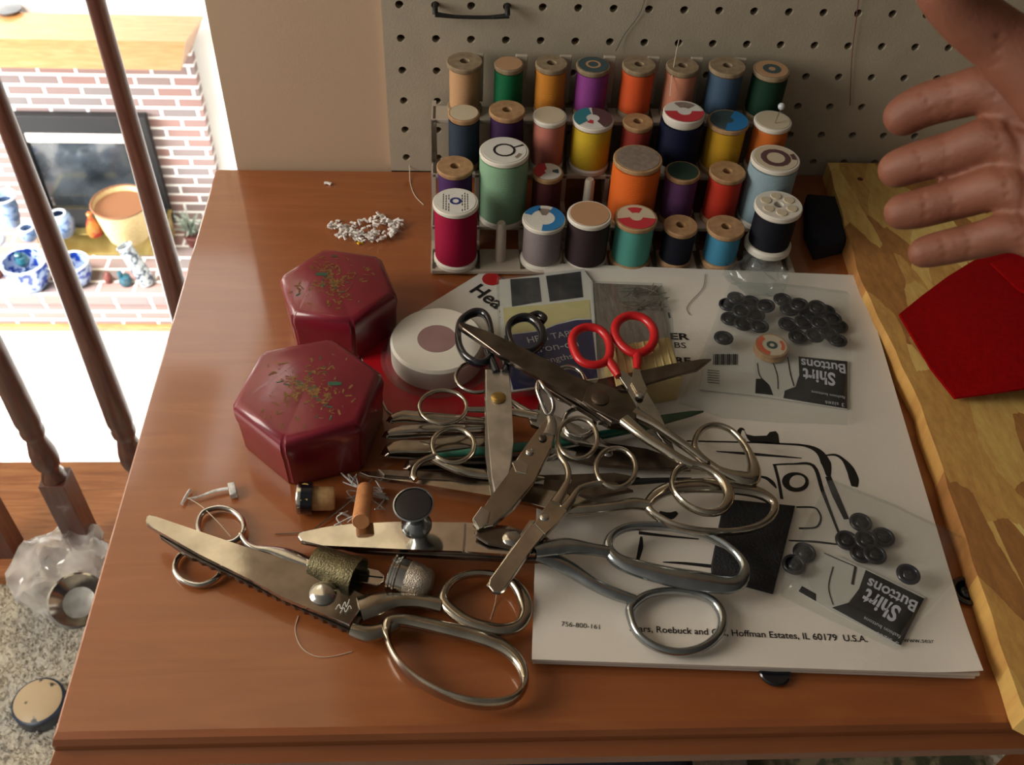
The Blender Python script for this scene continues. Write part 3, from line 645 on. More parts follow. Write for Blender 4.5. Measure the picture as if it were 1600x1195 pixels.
S(0, 7, 1217, 319.5, 75, (20, 22, 34), WP, 'black thread spool with cream plastic ends raised on a clear stand at the right', tw=66, lift=.0135, rimh=.005)
# printed lines on the crimson spool's end
for dy, ln in ((.0075, .011), (.005, .012), (-.005, .012), (-.0075, .010)):
    pass
for s_, dy, ww in (('100%', .0066, .0075), ('EXTRA STRONG', .0042, .016), ('ALL PURPOSE', -.0062, .015), ('200', -.0085, .006)):
    if crad * 2 < ww: ww = crad * 1.2
ct = [o for o in bpy.data.objects if o.get('label', '').startswith('crimson')][0]
for dx in (-.0085, -.0066, -.0047, .0045, .0063, .0082):
    bm = NB(); L = math.sqrt(max(crad ** 2 * .6 - dx * dx, 1e-6))
    k = 7
    for q in range(k):
        if random.random() < .75:
            y0 = -L + 2 * L * q / k; box(bm, ctop.x + dx - .0003, ctop.x + dx + .0003, ctop.y + y0, ctop.y + y0 + 2 * L / k * .7, ctop.z + .00031, ctop.z + .0004)
    finish('label_print', bm, P_ink, ct, smooth=False)
# embossed segments on the raised black spool's end
bt = [o for o in bpy.data.objects if o.get('label', '').startswith('black thread spool')][0]
bp_ = GY(1217, 319.5, ROWY[0])
for k in range(6):
    a = 2 * PI * (k + .5) / 6; bm = NB(); lathe(bm, [(0, .0001), (.0042, .0001), (.0036, .0006), (0, .0006)], (bp_.x + .0095 * math.cos(a), bp_.y + .0095 * math.sin(a), bp_.z), n=12); finish('raised_segment', bm, M['lab_cream'], bt)
# clear stand and crumpled wrap under it
bm = NB(); c = G(1190, 425, .001); lathe(bm, [(.018, 0), (.019, .002), (.008, .006), (.006, .010), (.005, .013)], (bp_.x - .004, ROWY[0] - .004, TZ + .0002), n=24)
tag(finish('clear_stand', bm, M['hazy']), 'clear plastic stand under the raised black thread spool', 'stand')
# pin, loose threads
bm = NB(); p = ptop + Vector((.002, -.004, .0004)); sweep(bm, [p + Vector((-.0015, 0, -.0)), p + Vector((0, 0, .012))], .0004, sub=1, n=8)
pn = tag(finish('pin', bm, M['steel']), 'white-headed pin stuck in the cream end of an orange spool', 'pin')
bm = NB(); bmesh.ops.create_uvsphere(bm, u_segments=16, v_segments=10, radius=.0026, matrix=Matrix.Translation(p + Vector((0, 0, .0135)))); finish('pin_head', bm, M['glaze'], pn)
M['th_w'] = mat('pale_thread', (210, 196, 176), .6, bump=.02); M['th_r'] = mat('reddish_thread', (110, 60, 60), .6, bump=.02); M['th_d'] = mat('dark_thread', (70, 70, 70), .6, bump=.02)
def strand(label, pts, m, r=.0003, name='loose_thread', cat='thread'):
    bm = NB(); sweep(bm, pts, r, sub=6, n=6); return tag(finish(name, bm, m), label, cat)
strand('pale thread end rising from the peach spool in front of the pegboard', [GY(1047, 150, -.036), GY(1050, 120, -.030), GY(1057, 80, -.012), GY(1061, 62, -.003)], M['th_w'])
strand('thin reddish thread hanging down the pegboard at the right', [GY(1345, -30, -.002), GY(1338, 30, -.002), GY(1331, 90, -.0015), GY(1328, 165, -.0015)], M['th_r'])
strand('thin dark line slanting across the pegboard above the purple spool', [GY(1012, -20, -.002), GY(1000, 20, -.0015), GY(975, 55, -.0015), GY(962, 80, -.003)], M['th_d'])  # dark strand drawn as a thin slanting line over the pegboard
strand('pale thread hanging from a pegboard hole onto the back of the table', [GY(639, 250, .001), GY(640, 262, -.0012), G(641, 285, .0004), G(648, 305, .0004), G(662, 320, .0004)], M['th_w'])

# ---------------------------------------------------------------- white clippings
M['bit'] = mat('white_plastic_bit', (232, 228, 224), .4, bump=.02)
def bitmesh(seed):
    rnd = random.Random(seed); bm = NB(); L = rnd.uniform(.0026, .0046)
    sweep(bm, [(-L / 2, 0, 0), (0, rnd.uniform(-.0008, .0008), .0003), (L / 2, 0, rnd.uniform(-.0004, .0006))], [.0011, .0009, .0011], [.0007, .0006, .0007], sub=3, n=8, sq=.6)
    me = bpy.data.meshes.new('white_bit'); bm.to_mesh(me); bm.free(); me.materials.append(M['bit']); return me
bits = [bitmesh(k) for k in range(6)]
blob = [(528, 352, 15, 10), (545, 366, 18, 8), (570, 356, 24, 14), (592, 342, 16, 10), (600, 362, 20, 10), (618, 350, 10, 10), (575, 372, 22, 7)]
rnd = random.Random(11); proto = None
for k in range(150):
    cx, cy, rx, ry = blob[k % len(blob)]; a = rnd.uniform(0, 2 * PI); q = math.sqrt(rnd.random())
    px, py = cx + rx * q * math.cos(a), cy + ry * q * math.sin(a)
    lay = rnd.choice((0, 0, 1, 1, 2, 3)); 
    if proto is None: o = bpy.data.objects.new('plastic_clipping', bits[0]); proto = o
    else: o = proto.copy(); o.data = bits[k % 6]
    COL.objects.link(o); o.location = G(px, py, .0009 + lay * .0013); o.rotation_euler = (rnd.uniform(-.4, .4) * (lay > 0), rnd.uniform(-.5, .5) * (lay > 0), rnd.uniform(0, PI))
    tag(o, 'tiny white plastic clipping in the loose heap near the back of the table', 'clipping', 'white clippings in the heap')
o = proto.copy(); COL.objects.link(o); o.location = G(563, 380, .0009); del o['group']
o.data = bits[2].copy(); o.data.materials[0] = mat('yellow_plastic_bit', (238, 196, 30), .4, bump=.02); tag(o, 'single yellow clipping at the front of the white heap', 'clipping')
o = proto.copy(); COL.objects.link(o); o.location = G(512, 287, .0009); o.rotation_euler = (0, 0, -.2); del o['group']; o.scale = (1.3, 1.3, 1.3)
tag(o, 'lone white clipping lying apart behind the heap', 'clipping')

# ---------------------------------------------------------------- hexagonal boxes
M['gilt'] = mat('worn_gilt_print', (142, 104, 56), .5, .3, col2=(110, 70, 40), scale=400, bump=.05)
M['giltgreen'] = mat('green_print_leaf', (44, 84, 62), .5, bump=.05)
def hexbox(label, cx, cy, Rr, ang, H, seed, spin):
    t = thing('hexagonal_box', label, 'box', (cx, cy, TZ), )
    def ring(r, z): return [Vector((cx + r * math.cos(math.radians(ang + 60 * k)), cy + r * math.sin(math.radians(ang + 60 * k)), TZ + z)) for k in range(6)]
    def loft(bm, levels):
        L = [[bm.verts.new(p) for p in ring(r, z)] for r, z in levels]
        bm.faces.new(L[0][::-1]); bm.faces.new(L[-1])
        for a, b in zip(L[:-1], L[1:]):
            for k in range(6): bm.faces.new((a[k], a[(k + 1) % 6], b[(k + 1) % 6], b[k]))
        vert = [e for e in bm.edges if abs(e.verts[0].co.z - e.verts[1].co.z) > .0005]
        bmesh.ops.bevel(bm, geom=vert, offset=.0018, segments=3, affect='EDGES')
    bm = NB(); loft(bm, [(Rr * .93, .0003), (Rr * .955, .003), (Rr * .975, H * .62)]); finish('base', bm, M['maroon'], t)
    bm = NB(); loft(bm, [(Rr * .985, H * .622), (Rr * 1.0, H - .009), (Rr * .985, H - .0045), (Rr * .93, H - .0012), (Rr * .86, H)]); lid = finish('lid', bm, M['maroon'], t)
    rnd = random.Random(seed); bm = NB(); bg = NB()
    for k in range(260):
        arm = rnd.choice((0, 0, 1, 2, 3)); a = spin + arm * PI / 2 + rnd.gauss(0, .32); r = abs(rnd.gauss(0, .44)) * Rr * (1.0 if arm < 2 else .8)
        if r > Rr * .72: continue
        x, y = cx + r * math.cos(a) - .003, cy + r * math.sin(a); b2 = bg if rnd.random() < .1 else bm
        L = rnd.uniform(.0008, .0023); w = L * rnd.uniform(.25, .5); q = rnd.uniform(0, PI)
        vs = []
        for m_ in range(8):
            u, v = L * math.cos(m_ * PI / 4), w * math.sin(m_ * PI / 4) * (1 if m_ % 2 else .7)
            vs.append(b2.verts.new((x + u * math.cos(q) - v * math.sin(q), y + u * math.sin(q) + v * math.cos(q), TZ + H + .00015 + rnd.random() * .00008)))
        b2.faces.new(vs)
    finish('gilt_flowers', bm, M['gilt'], lid, smooth=False, label='worn gilt floral print')
    vs = [bg.verts.new((cx + spin * 0 + math.cos(spin + .6) * Rr * .34 + u * .004, cy + math.sin(spin + .6) * Rr * .34 + v * .0018, TZ + H + .00026)) for u, v in ((-1, -.6), (0, -1), (1, -.7), (1, .6), (.2, 1), (-1, .8))]; bg.faces.new(vs)
    finish('green_leaf_print', bg, M['giltgreen'], lid, smooth=False, label='green leaf print')
hexbox('maroon lacquered hexagonal box nearest the viewer, faded gold flowers on its lid', -.046, -.2765, .0452, 16.5, .0425, 3, -.5)
hexbox('maroon lacquered hexagonal box farther back, overlapped by the front one', -.0375, -.1795, .0405, 48, .0375, 9, 1.9)
# ---------------------------------------------------------------- booklet
HB = .0082
def flatz(v, dz): return Vector((v.x, v.y, v.z + dz))
bl, br_, tr_ = G(831, 1030, HB), G(1532, 1053, HB), G(1345, 430, HB); tl = bl + (tr_ - br_)
bk = thing('booklet', 'white stapled instruction booklet with a black line drawing, under the scissors', 'booklet', ((bl + tr_) / 2).xy.to_3d() + Vector((0, 0, TZ)))
bm = NB()
def grid_sheet(bm, zf, n=24, thick=.0004):
    vt = [[None] * (n + 1) for _ in range(n + 1)]; vb = [[None] * (n + 1) for _ in range(n + 1)]
    for i in range(n + 1):
        for j in range(n + 1):
            u, v = i / n, j / n; p = bl + (br_ - bl) * u + (tl - bl) * v; z = zf(u, v)
            vt[i][j] = bm.verts.new((p.x, p.y, TZ + z)); vb[i][j] = bm.verts.new((p.x, p.y, TZ + z - thick))
    for i in range(n):
        for j in range(n):
            bm.faces.new((vt[i][j], vt[i + 1][j], vt[i + 1][j + 1], vt[i][j + 1])); bm.faces.new((vb[i][j], vb[i][j + 1], vb[i + 1][j + 1], vb[i + 1][j]))
    for i in range(n):
        for j in (0, n): bm.faces.new((vt[i][j], vt[i + 1][j], vb[i + 1][j], vb[i][j]))
        for j in (0, n): bm.faces.new((vt[j][i], vt[j][i + 1], vb[j][i + 1], vb[j][i]))
grid_sheet(bm, lambda u, v: HB + .004 * max(0, (u - .86) / .14) ** 2 * max(0, (.16 - v) / .16) ** 2, thick=.0003)
cover = finish('cover', bm, M['paper'], bk)
bm = NB()
for k in range(4):
    z1 = HB - .0005 - k * .0019; q = .0012 * (k % 2) + .0004 * k
    top = [bl + Vector((q, q, 0)), br_ + Vector((-q, q * .6, 0)), tr_ + Vector((-q, -q, 0)), tl + Vector((q, -q, 0))]
    top = [Vector((p.x, p.y, TZ + z1)) for p in top]; bot = [Vector((p.x, p.y, TZ + max(z1 - .0017, .0003))) for p in top]
    prism(bm, top, bot)
finish('pages', bm, M['paper'], bk, smooth=False)
HI = HB + .00015
bm = NB()
def q7(x, y): return (1140 + x / 2.845, 660 + y / 2.845)
pxflat(bm, [q7(*p) for p in [(62, 30), (75, 52), (110, 60), (165, 58), (178, 42), (205, 38), (216, 52), (222, 96), (92, 86), (78, 70)]], HI)
ribbon(bm, [q7(70, 78), q7(45, 62), q7(42, 42), q7(52, 28), q7(66, 34)], HI, [.0004, .0011, .0013, .0011, .0005])
ribbon(bm, [q7(-190, 82), q7(90, 88), q7(220, 94), q7(330, 102), q7(395, 128), q7(428, 180), q7(440, 240)], HI, [.0006, .0006, .0007, .0009, .0022, .0032, .0012])
ribbon(bm, [q7(-60, 128), q7(100, 140), q7(320, 158)], HI, [.0003, .0012, .0003])
ribbon(bm, [q7(192, 188), q7(280, 184), q7(372, 192), q7(412, 300), q7(450, 400), q7(492, 508)], HI, [.0006, .0006, .0012, .0012, .0009, .0007])
ribbon(bm, [q7(200, 190), q7(218, 260), q7(232, 340)], HI, .0009)
ribbon(bm, [q7(297 + 48 * math.cos(a * PI / 6), 263 + 36 * math.sin(a * PI / 6)) for a in range(13)], HI, [.0010, .0012, .0014, .0015, .0018, .0020, .0022, .0020, .0015, .0010, .0009, .0010, .0010])
ribbon(bm, [q7(428, 146), q7(470, 144), q7(505, 165), q7(535, 205), q7(552, 250), q7(555, 285)], HI, [.0005, .0009, .0012, .0026, .0030, .0018])
ribbon(bm, [q7(438, 240), q7(470, 320), q7(520, 430)], HI, [.0018, .0022, .0016])
ribbon(bm, [q7(296, 376), q7(375, 378), q7(398, 400), q7(406, 425), q7(396, 455), q7(372, 468), q7(308, 470)], HI, .0006)
ribbon(bm, [q7(262, 524), q7(380, 530), q7(482, 542)], HI, [.0004, .0008, .0006])
ribbon(bm, [q7(128, 238), q7(165, 248), q7(190, 268), q7(208, 292)], HI, [.0006, .0012, .0014, .0004])
ribbon(bm, [(1002, 838), (1001, 855), (995, 880)], HI, [.0006, .0014, .0008])
ribbon(bm, [(998, 832), (1040, 837), (1092, 842)], HI, [.0012, .0008, .0004])
ribbon(bm, [(1036, 878), (1070, 880), (1116, 885)], HI, [.0003, .0009, .0012]); ribbon(bm, [(1090, 896), (1120, 899)], HI, .0008)
ribbon(bm, [(1030, 800), (1046, 806), (1058, 800)], HI, [.001, .0028, .001])
finish('line_drawing', bm, M['ink'], cover, smooth=False)
text('printed_text', '756-800-161', G(877, 978, HI), G(937, 983, HI), M['ink'], cover, hscale=.95)
text('printed_text', 'Sears, Roebuck and Co., Hoffman Estates, IL 60179  U.S.A.', G(984, 986, HI), G(1356, 1003, HI), M['ink'], cover, bold=.012)
text('printed_text', 'www.sears.com', G(1412, 1003, HI), G(1488, 1006, HI), M['ink'], cover)
text('printed_text', 'ER', G(1048, 530, HI), G(1078, 531, HI), M['ink'], cover, bold=.03, hscale=.75)
text('printed_text', 'BS', G(1054, 543, HI), G(1072, 544, HI), M['ink'], cover, hscale=.9)
text('printed_text', 'RE', G(1056, 567, HI), G(1080, 568, HI), M['ink'], cover, bold=.03, hscale=.8)
text('printed_text', '1', G(1045, 497, HI), G(1048, 497, HI), M['ink'], cover, hscale=.6)

# ---------------------------------------------------------------- strand board, felt
t = thing('strand_board', 'tan oriented strand board panel lying along the right side of the table', 'board', (.45, -.23, TZ))
zt = .0165
def edge(y): return .3395 - .004 * math.sin((y + .47) * 14)
pts = []
for k in range(29):
    y = .0 - .005 - k * (.462 / 28); x = np.interp(-y, [0, .15, .27, .47], [.3405, .3270, .3325, .3185]); pts.append((x + .0006 * math.sin(k * 2.1), y))
pts += [(.3195, -.4725), (.324, -.476), (.62, -.486), (.62, -.005)]
bm = NB(); prism(bm, [Vector((x, y, TZ + zt)) for x, y in pts], [Vector((x + .0005 * math.sin(i * 1.7), y, TZ + .0003)) for i, (x, y) in enumerate(pts)], .0007)
finish('panel', bm, M['osb'], t, smooth=False)
bm = NB(); p = G(1344, 280, zt); lathe(bm, [(0, .0001), (.0022, .0001), (.0022, .0004), (0, .0004)], (p.x, p.y, TZ + zt), n=14); finish('knot_hole', bm, M['browng'], t, label='small dark hole')
bm = NB()
M['felt'] = mat('red_felt', (142, 3, 6), 1.0, col2=(132, 3, 6), scale=300, spec=.1, bump=.4, bscale=900)
fo = [(1405, 490), (1440, 462), (1480, 432), (1525, 404), (1560, 392), (1620, 380), (1700, 400), (1700, 560), (1640, 600), (1560, 612), (1492, 621), (1455, 575)]
bm2 = NB(); fz = [.0185 + .016 * max(0, min(1, (x - 1480) / 160)) for x, y in fo]
prism(bm2, [G(x, y, z + .0018) for (x, y), z in zip(fo, fz)], [G(x, y, z + .0018) - Vector((0, 0, .0017)) for (x, y), z in zip(fo, fz)], .0004)
ft = finish('felt_piece', bm2, M['felt'], None, smooth=True); tag(ft, 'bright red felt piece with pointed corners lying on the strand board under the hand', 'felt')
bm = NB(); f2 = [(1548, 410), (1600, 392), (1700, 395), (1700, 500), (1640, 478), (1590, 450)]
prism(bm, [G(x, y, .0305 + .012 * max(0, (x - 1548) / 150)) for x, y in f2], [G(x, y, .0305 + .012 * max(0, (x - 1548) / 150)) - Vector((0, 0, .0016)) for x, y in f2], .0004)
finish('folded_flap', bm, M['felt'], ft)

# ---------------------------------------------------------------- reel card, packets
def slab(name, pts, h0, h1, m, parent, bev=.0, label=None, smooth=False):
    bm = NB(); top = [G(x, y, h1) for x, y in pts]; prism(bm, top, [Vector((p.x, p.y, TZ + h0)) for p in top], bev); return finish(name, bm, m, parent, smooth=smooth, label=label)
M['redcard'] = mat('glossy_red_card', (176, 20, 30), .3, coat=.4, bump=.02)
M['pinkish'] = mat('pinkish_grey_core', (150, 118, 116), .6, col2=(140, 108, 108), scale=60, bump=.02)
c0 = G(680, 560, .0)
rc_ = thing('tape_reel_card', 'red and white carded reel of white tape, right of the hexagonal boxes', 'card pack', (c0.x, c0.y, TZ))
cardpx = [(766, 417), (800, 452), (858, 560), (840, 640), (700, 660), (618, 652), (603, 640), (561, 552), (660, 482)]
card = slab('card', cardpx, .0004, .0016, M['card'], rc_)
pxl = [(561, 551), (608, 520), (720, 560), (800, 520), (857, 562), (840, 639), (700, 659), (620, 651), (606, 641)]
bm = NB(); pxflat(bm, pxl, .00175); finish('red_panel', bm, M['redcard'], card, smooth=False, label='red lower panel of the card')
bm = NB(); p = G(768, 436, .0018); lathe(bm, [(0, 0), (.0068, 0), (.0068, .0001), (0, .0001)], p, n=26); finish('red_roundel', bm, M['redcard'], card, label='red round emblem')
text('printed_text', 'Heavy', G(733, 455, .0019), G(800, 500, .0019), M['ink'], card, bold=.02)
bm = NB(); cR = G(683, 529, .0185); lathe(bm, [(.0, 0), (.0305, 0), (.0305, .0150), (.0290, .0168), (.0128, .0168), (.0122, .0155), (.0, .0155)], (cR.x, cR.y, TZ + .0018), n=56)
rl = finish('tape_reel', bm, M['white_plastic'], rc_)
bm = NB(); lathe(bm, [(0, 0), (.0126, 0), (.0126, .0012), (0, .0012)], (cR.x, cR.y, TZ + .0018 + .0156), n=36); finish('reel_core', bm, M['pinkish'], rl, label='pinkish core disc')
bm = NB()
for r, z in ((.0345, .0019), (.0330, .010)):
    pass
lathe(bm, [(.0375, .0002), (.0345, .0004), (.0325, .008), (.0315, .0150)], (cR.x, cR.y, TZ + .0018), n=56)
finish('blister', bm, M['clear'], rc_, label='clear blister rim')

M['navycard'] = mat('navy_blue_card', (34, 36, 92), .3, coat=.4, bump=.02); M['creamband'] = mat('pale_yellow_band', (206, 196, 140), .5, bump=.02)
c0 = G(850, 520, 0)
pk = thing('tape_packet', 'packet with two dark windows above a pale yellow band and navy panel', 'packet', (c0.x, c0.y, TZ))
cp = slab('card', [(780, 437), (912, 421), (926, 440), (935, 592), (800, 612), (784, 560)], HB + .0006, HB + .0018, M['card'], pk)
h = HB + .0020
def ink(name, pts, m, parent, h, label=None):
    bm = NB(); pxflat(bm, pts, h); return finish(name, bm, m, parent, smooth=False, label=label)
ink('yellow_band', [(786, 481), (850, 476), (921, 468), (923, 497), (900, 497), (870, 505), (845, 515), (790, 522)], M['creamband'], cp, h)
ink('navy_panel', [(788, 524), (812, 521), (845, 517), (870, 507), (900, 500), (924, 499), (934, 590), (802, 609), (792, 570)], M['navycard'], cp, h)
M['swatch'] = mat('dark_swatch', (44, 46, 50), .35, col2=(64, 64, 66), scale=120, coat=.3, bump=.1)
ink('dark_window', [(797, 436), (842, 433), (846, 471), (800, 479)], M['swatch'], cp, h); ink('dark_window', [(853, 431), (907, 424), (911, 464), (859, 471)], M['swatch'], cp, h)
M['wink'] = mat('white_print', (206, 206, 214), .5, bump=.02)
text('printed_text', 'HEM TAPE', G(826, 536, h), G(900, 524, h), M['wink'], cp, hscale=1.1)
text('printed_text', 'iron-on', G(840, 551, h), G(905, 541, h), M['wink'], cp); text('printed_text', 'lengths', G(850, 568, h), G(896, 560, h), M['wink'], cp)
M['sleeve'] = clear('packet_sleeve', op=.02, gl=.04, rough=.05)
bm = NB()
po = [G(x, y, HB + .0045) for x, y in [(776, 432), (914, 418), (929, 438), (938, 596), (798, 616), (780, 562)]]
prism(bm, po, [Vector((p.x, p.y, TZ + HB + .0003)) for p in po], .0015); finish('sleeve', bm, M['sleeve'], pk, label='clear plastic sleeve')
c0 = G(985, 490, 0); pk = thing('pin_packet', 'clear packet of grey-brown pins lying between the navy packet and the bagged buttons', 'packet', (c0.x, c0.y, TZ))
M['brownpins'] = mat('grey_brown_backing', (130, 118, 108), .6, col2=(108, 94, 84), scale=150, stretch=(1, .3, 1), bump=.3, bscale=300)
slab('backing', [(927, 442), (1026, 446), (1040, 500), (1046, 545), (938, 560)], HB + .0006, HB + .002, M['brownpins'], pk)
bm = NB(); rnd = random.Random(5)
for k in range(38):
    x, y = rnd.uniform(980, 1034), rnd.uniform(448, 482); a = rnd.uniform(-.5, 1.2); p = G(x, y, HB + .0034 + rnd.random() * .001)
    d = Vector((math.cos(a), math.sin(a), 0)) * .006; sweep(bm, [p - d, p + d], .00035, sub=1, n=6)
pn = finish('pins', bm, M['steel'], pk); pn['kind'] = 'stuff'
bm = NB(); po = [G(x, y, HB + .005) for x, y in [(923, 437), (1036, 441), (1052, 500), (1056, 550), (936, 566)]]
prism(bm, po, [Vector((p.x, p.y, TZ + HB + .0003)) for p in po], .0015); finish('sleeve', bm, M['sleeve'], pk, label='clear plastic sleeve')
# cream ridged block
M['creamblock'] = mat('cream_ridged_plastic', (206, 186, 132), .5, col2=(196, 174, 122), scale=80, bump=.05)
bm = NB(); tp = [G(x, y, .030) for x, y in [(948, 541), (1048, 524), (1066, 588), (960, 606)]]
prism(bm, tp, [Vector((p.x, p.y, TZ + HB + .0004)) for p in tp], .002, 3)
o = tag(finish('sewing_block', bm, M['creamblock']), 'cream ridged block underneath the red-handled scissors', 'block')
bm = NB()
for k in range(1, 9):
    q = k / 9; a = tp[0].lerp(tp[1], q); b = tp[3].lerp(tp[2], q); sweep(bm, [a.lerp(b, .04) + Vector((0, 0, .0001)), a.lerp(b, .96) + Vector((0, 0, .0001))], .0006, sub=1, n=8)
for c in list(bm.verts): pass
finish('ridge', bm, M['creamblock'], o)

# ---------------------------------------------------------------- scissors
def zlin(a, za, b, zb):
    ax, ay = a; bx, by = b; L2 = (bx - ax) ** 2 + (by - ay) ** 2
    def f(x, y):
        t = ((x - ax) * (bx - ax) + (y - ay) * (by - ay)) / L2; t = max(-.6, min(1.6, t)); return za + (zb - za) * t
    return f
def P3(pts, zf, dz=0):
    out = []
    for p in pts:
        h = p[2] if len(p) > 2 else zf(p[0], p[1]) + dz
        out.append(G(p[0], p[1], max(h, .0012)))
    return out
def blade(parent, pts, zf, th, m, bev=.0008, name='blade', dz=0, label=None):
    """bladed outline, top surface at zf, thickness th"""
    bm = NB(); top = P3(pts, zf, dz); bot = [Vector((p.x, p.y, max(p.z - th, TZ + .0004))) for p in top]
    a = [bm.verts.new(p) for p in top]; b = [bm.verts.new(p) for p in bot]; n = len(a)
    ft = bm.faces.new(a); fb = bm.faces.new(b[::-1])
    for i in range(n): bm.faces.new((a[i], b[i], b[(i + 1) % n], a[(i + 1) % n]))
    if bev: bmesh.ops.bevel(bm, geom=list(ft.edges), offset=bev, segments=2, affect='EDGES', profile=.5)
    bm.faces.ensure_lookup_table()
    big = [f for f in bm.faces if len(f.verts) > 4]; bmesh.ops.triangulate(bm, faces=big)
    return finish(name, bm, m, parent, smooth=True, label=label, ang=12)
def handle(parent, ring, shank, zf, m, rw, rh=None, sw=None, sh=None, dz=0, name='handle', label=None, sq=1.):
    bm = NB()
    if ring: sweep(bm, P3(ring, zf, dz), rw, rh, closed=True, sub=5, n=14, sq=sq)
    if shank: sweep(bm, P3(shank, zf, dz), sw or rw, sh or rh, sub=5, n=14, sq=sq)
    return finish(name, bm, m, parent, label=label)
def screw(parent, px, py, z, r, m, hgt=.0016, name='pivot_screw'):
    p = G(px, py, z); bm = NB(); lathe(bm, [(0, -.0004), (r, -.0004), (r, hgt * .3), (r * .8, hgt * .75), (r * .4, hgt), (0, hgt * 1.02)], p, n=26); return finish(name, bm, m, parent)
def ell(cx, cy, rx, ry, n=12, rot=0, a0=0):
    r = math.radians(rot); return [(cx + rx * math.cos(t) * math.cos(r) - ry * math.sin(t) * math.sin(r), cy + rx * math.cos(t) * math.sin(r) + ry * math.sin(t) * math.cos(r)) for t in [math.radians(a0) + 2 * PI * k / n for k in range(n)]]
def sc(label, px, py, group=None):
    c = G(px, py, 0); return thing('scissors', label, 'scissors', (c.x, c.y, TZ), group)

# pinking shears, nearest
s = sc('large steel pinking shears nearest the viewer, blades closed and pointing to the left edge', 505, 940)
z5 = zlin((230, 810), .0205, (560, 950), .0110)
blade(s, [(227, 813), (229, 806), (234, 803), (244, 807), (306, 828), (380, 853), (430, 868), (484, 887), (577, 932), (546, 977), (515, 963), (440, 932), (393, 906), (312, 866), (240, 825), (229, 818)], z5, .0034, M['blade'], .0007)
teeth = [(236, 822), (300, 848)]
low = []
n = 34
for k in range(n + 1):
    q = k / n; x = 300 + (548 - 300) * q; y = 872 + (990 - 872) * q + (-3.0 if k % 2 else 0); low.append((x, y))
blade(s, [(240, 818)] + [(262, 826), (400, 880), (577, 950)] + low[::-1] + [(250, 838)], zlin((230, 810), .0165, (560, 950), .0070), .003, M['worn'], .0002, label='darker serrated lower blade')
screw(s, 505, 927, .0125, .0072, M['steel'], .003)
bm = NB()
text('engraving', 'WISS', G(527, 956, .0128), G(552, 928, .0128), M['worn'], s, hscale=1.3) if False else None
eb = [(526, 949), (531, 953), (536, 945), (541, 949), (545, 938), (549, 944), (553, 936)]
bm = NB(); ribbon(bm, [(524, 952), (530, 944), (533, 951), (539, 940), (541, 948), (546, 936)], .0127, .00022); ribbon(bm, [(531, 958), (537, 949), (540, 956), (546, 946), (549, 951)], .0127, .0002); finish('engraved_mark', bm, M['card'], s, smooth=False)
zh = lambda x, y: .0085
handle(s, [(692, 938), (697, 920), (713, 904), (742, 896), (778, 899), (803, 911), (818, 934), (822, 957), (810, 977), (785, 984), (757, 980), (732, 972), (710, 958)],
       [(562, 951, .011), (590, 943, .011), (620, 938, .010), (655, 939, .0095), (690, 945, .0085)], zh, M['warm'], [.0033, .0022, .002, .002, .0022, .003, .0038, .0036, .0032, .0036, .0036, .0036, .0036], .0028, [.0075, .0065, .0045, .004, .0045], [.003, .003, .003, .0028, .0028], name='thumb_bow')
handle(s, [(606, 975), (606, 1002), (620, 1032), (648, 1060), (688, 1083), (733, 1097), (778, 1099), (807, 1089), (819, 1066), (811, 1035), (785, 1010), (745, 994), (700, 983), (655, 973), (625, 969)],
       [(548, 984, .0095), (575, 990, .0085), (600, 984, .008), (620, 974, .0078)], lambda x, y: .0088, M['warm'], [.0035, .0017, .0017, .0017, .0017, .0018, .0018, .0018, .0022, .0032, .0040, .0042, .0040, .0038, .0036], [.004, .0048, .0052, .0056, .006, .006, .006, .0052, .0042, .0032, .003, .003, .003, .003, .0032], [.0035, .005, .0042, .0036], [.003, .0035, .0035, .0035], name='finger_bow')

# chrome dressmaking shears
s = sc('blue-tinged chrome dressmaking shears pointing left, bows resting on the booklet', 830, 850)
z4 = zlin((470, 838), .0120, (850, 850), .0260)
blade(s, [(465, 838), (467, 832), (474, 829), (510, 823), (551, 818), (622, 815), (727, 816), (790, 821), (850, 834), (872, 852), (850, 866), (799, 866), (724, 861), (636, 858), (505, 852), (470, 845)], z4, .0032, M['blade'], .0006)
blade(s, [(500, 846), (560, 838), (800, 840), (860, 862), (850, 876), (800, 874), (700, 869), (560, 860)], zlin((470, 838), .0085, (850, 850), .0225), .003, M['worn'], .0006, label='darker under blade')
bm = NB(); ribbon(bm, [(727, 818), (726, 840), (724, 860)], .0217, .0006); finish('blade_step_line', bm, M['steel'], s, smooth=False)
blade(s, [(745, 822), (800, 826), (838, 836), (840, 850), (800, 856), (762, 848), (742, 836)], lambda x, y: .0262, .002, M['worn'], .0006, name='pivot_plate')
screw(s, 800, 841, .0264, .0052, M['steel'], .0018)
handle(s, [(950, 855), (957, 836), (985, 823), (1035, 822), (1075, 828), (1112, 840), (1146, 862), (1163, 886), (1158, 907), (1136, 914), (1095, 908), (1040, 899), (990, 886), (962, 873)],
       [(835, 862, .0255), (862, 856, .0245), (889, 853, .0235), (925, 858, .022), (950, 862, .0205)], lambda x, y: .0195, M['blue'], [.003, .0022, .002, .002, .002, .002, .0022, .0028, .0040, .0052, .006, .0058, .005, .004], .0035, [.0035, .005, .0048, .0034, .0034], .0032, name='finger_bow')
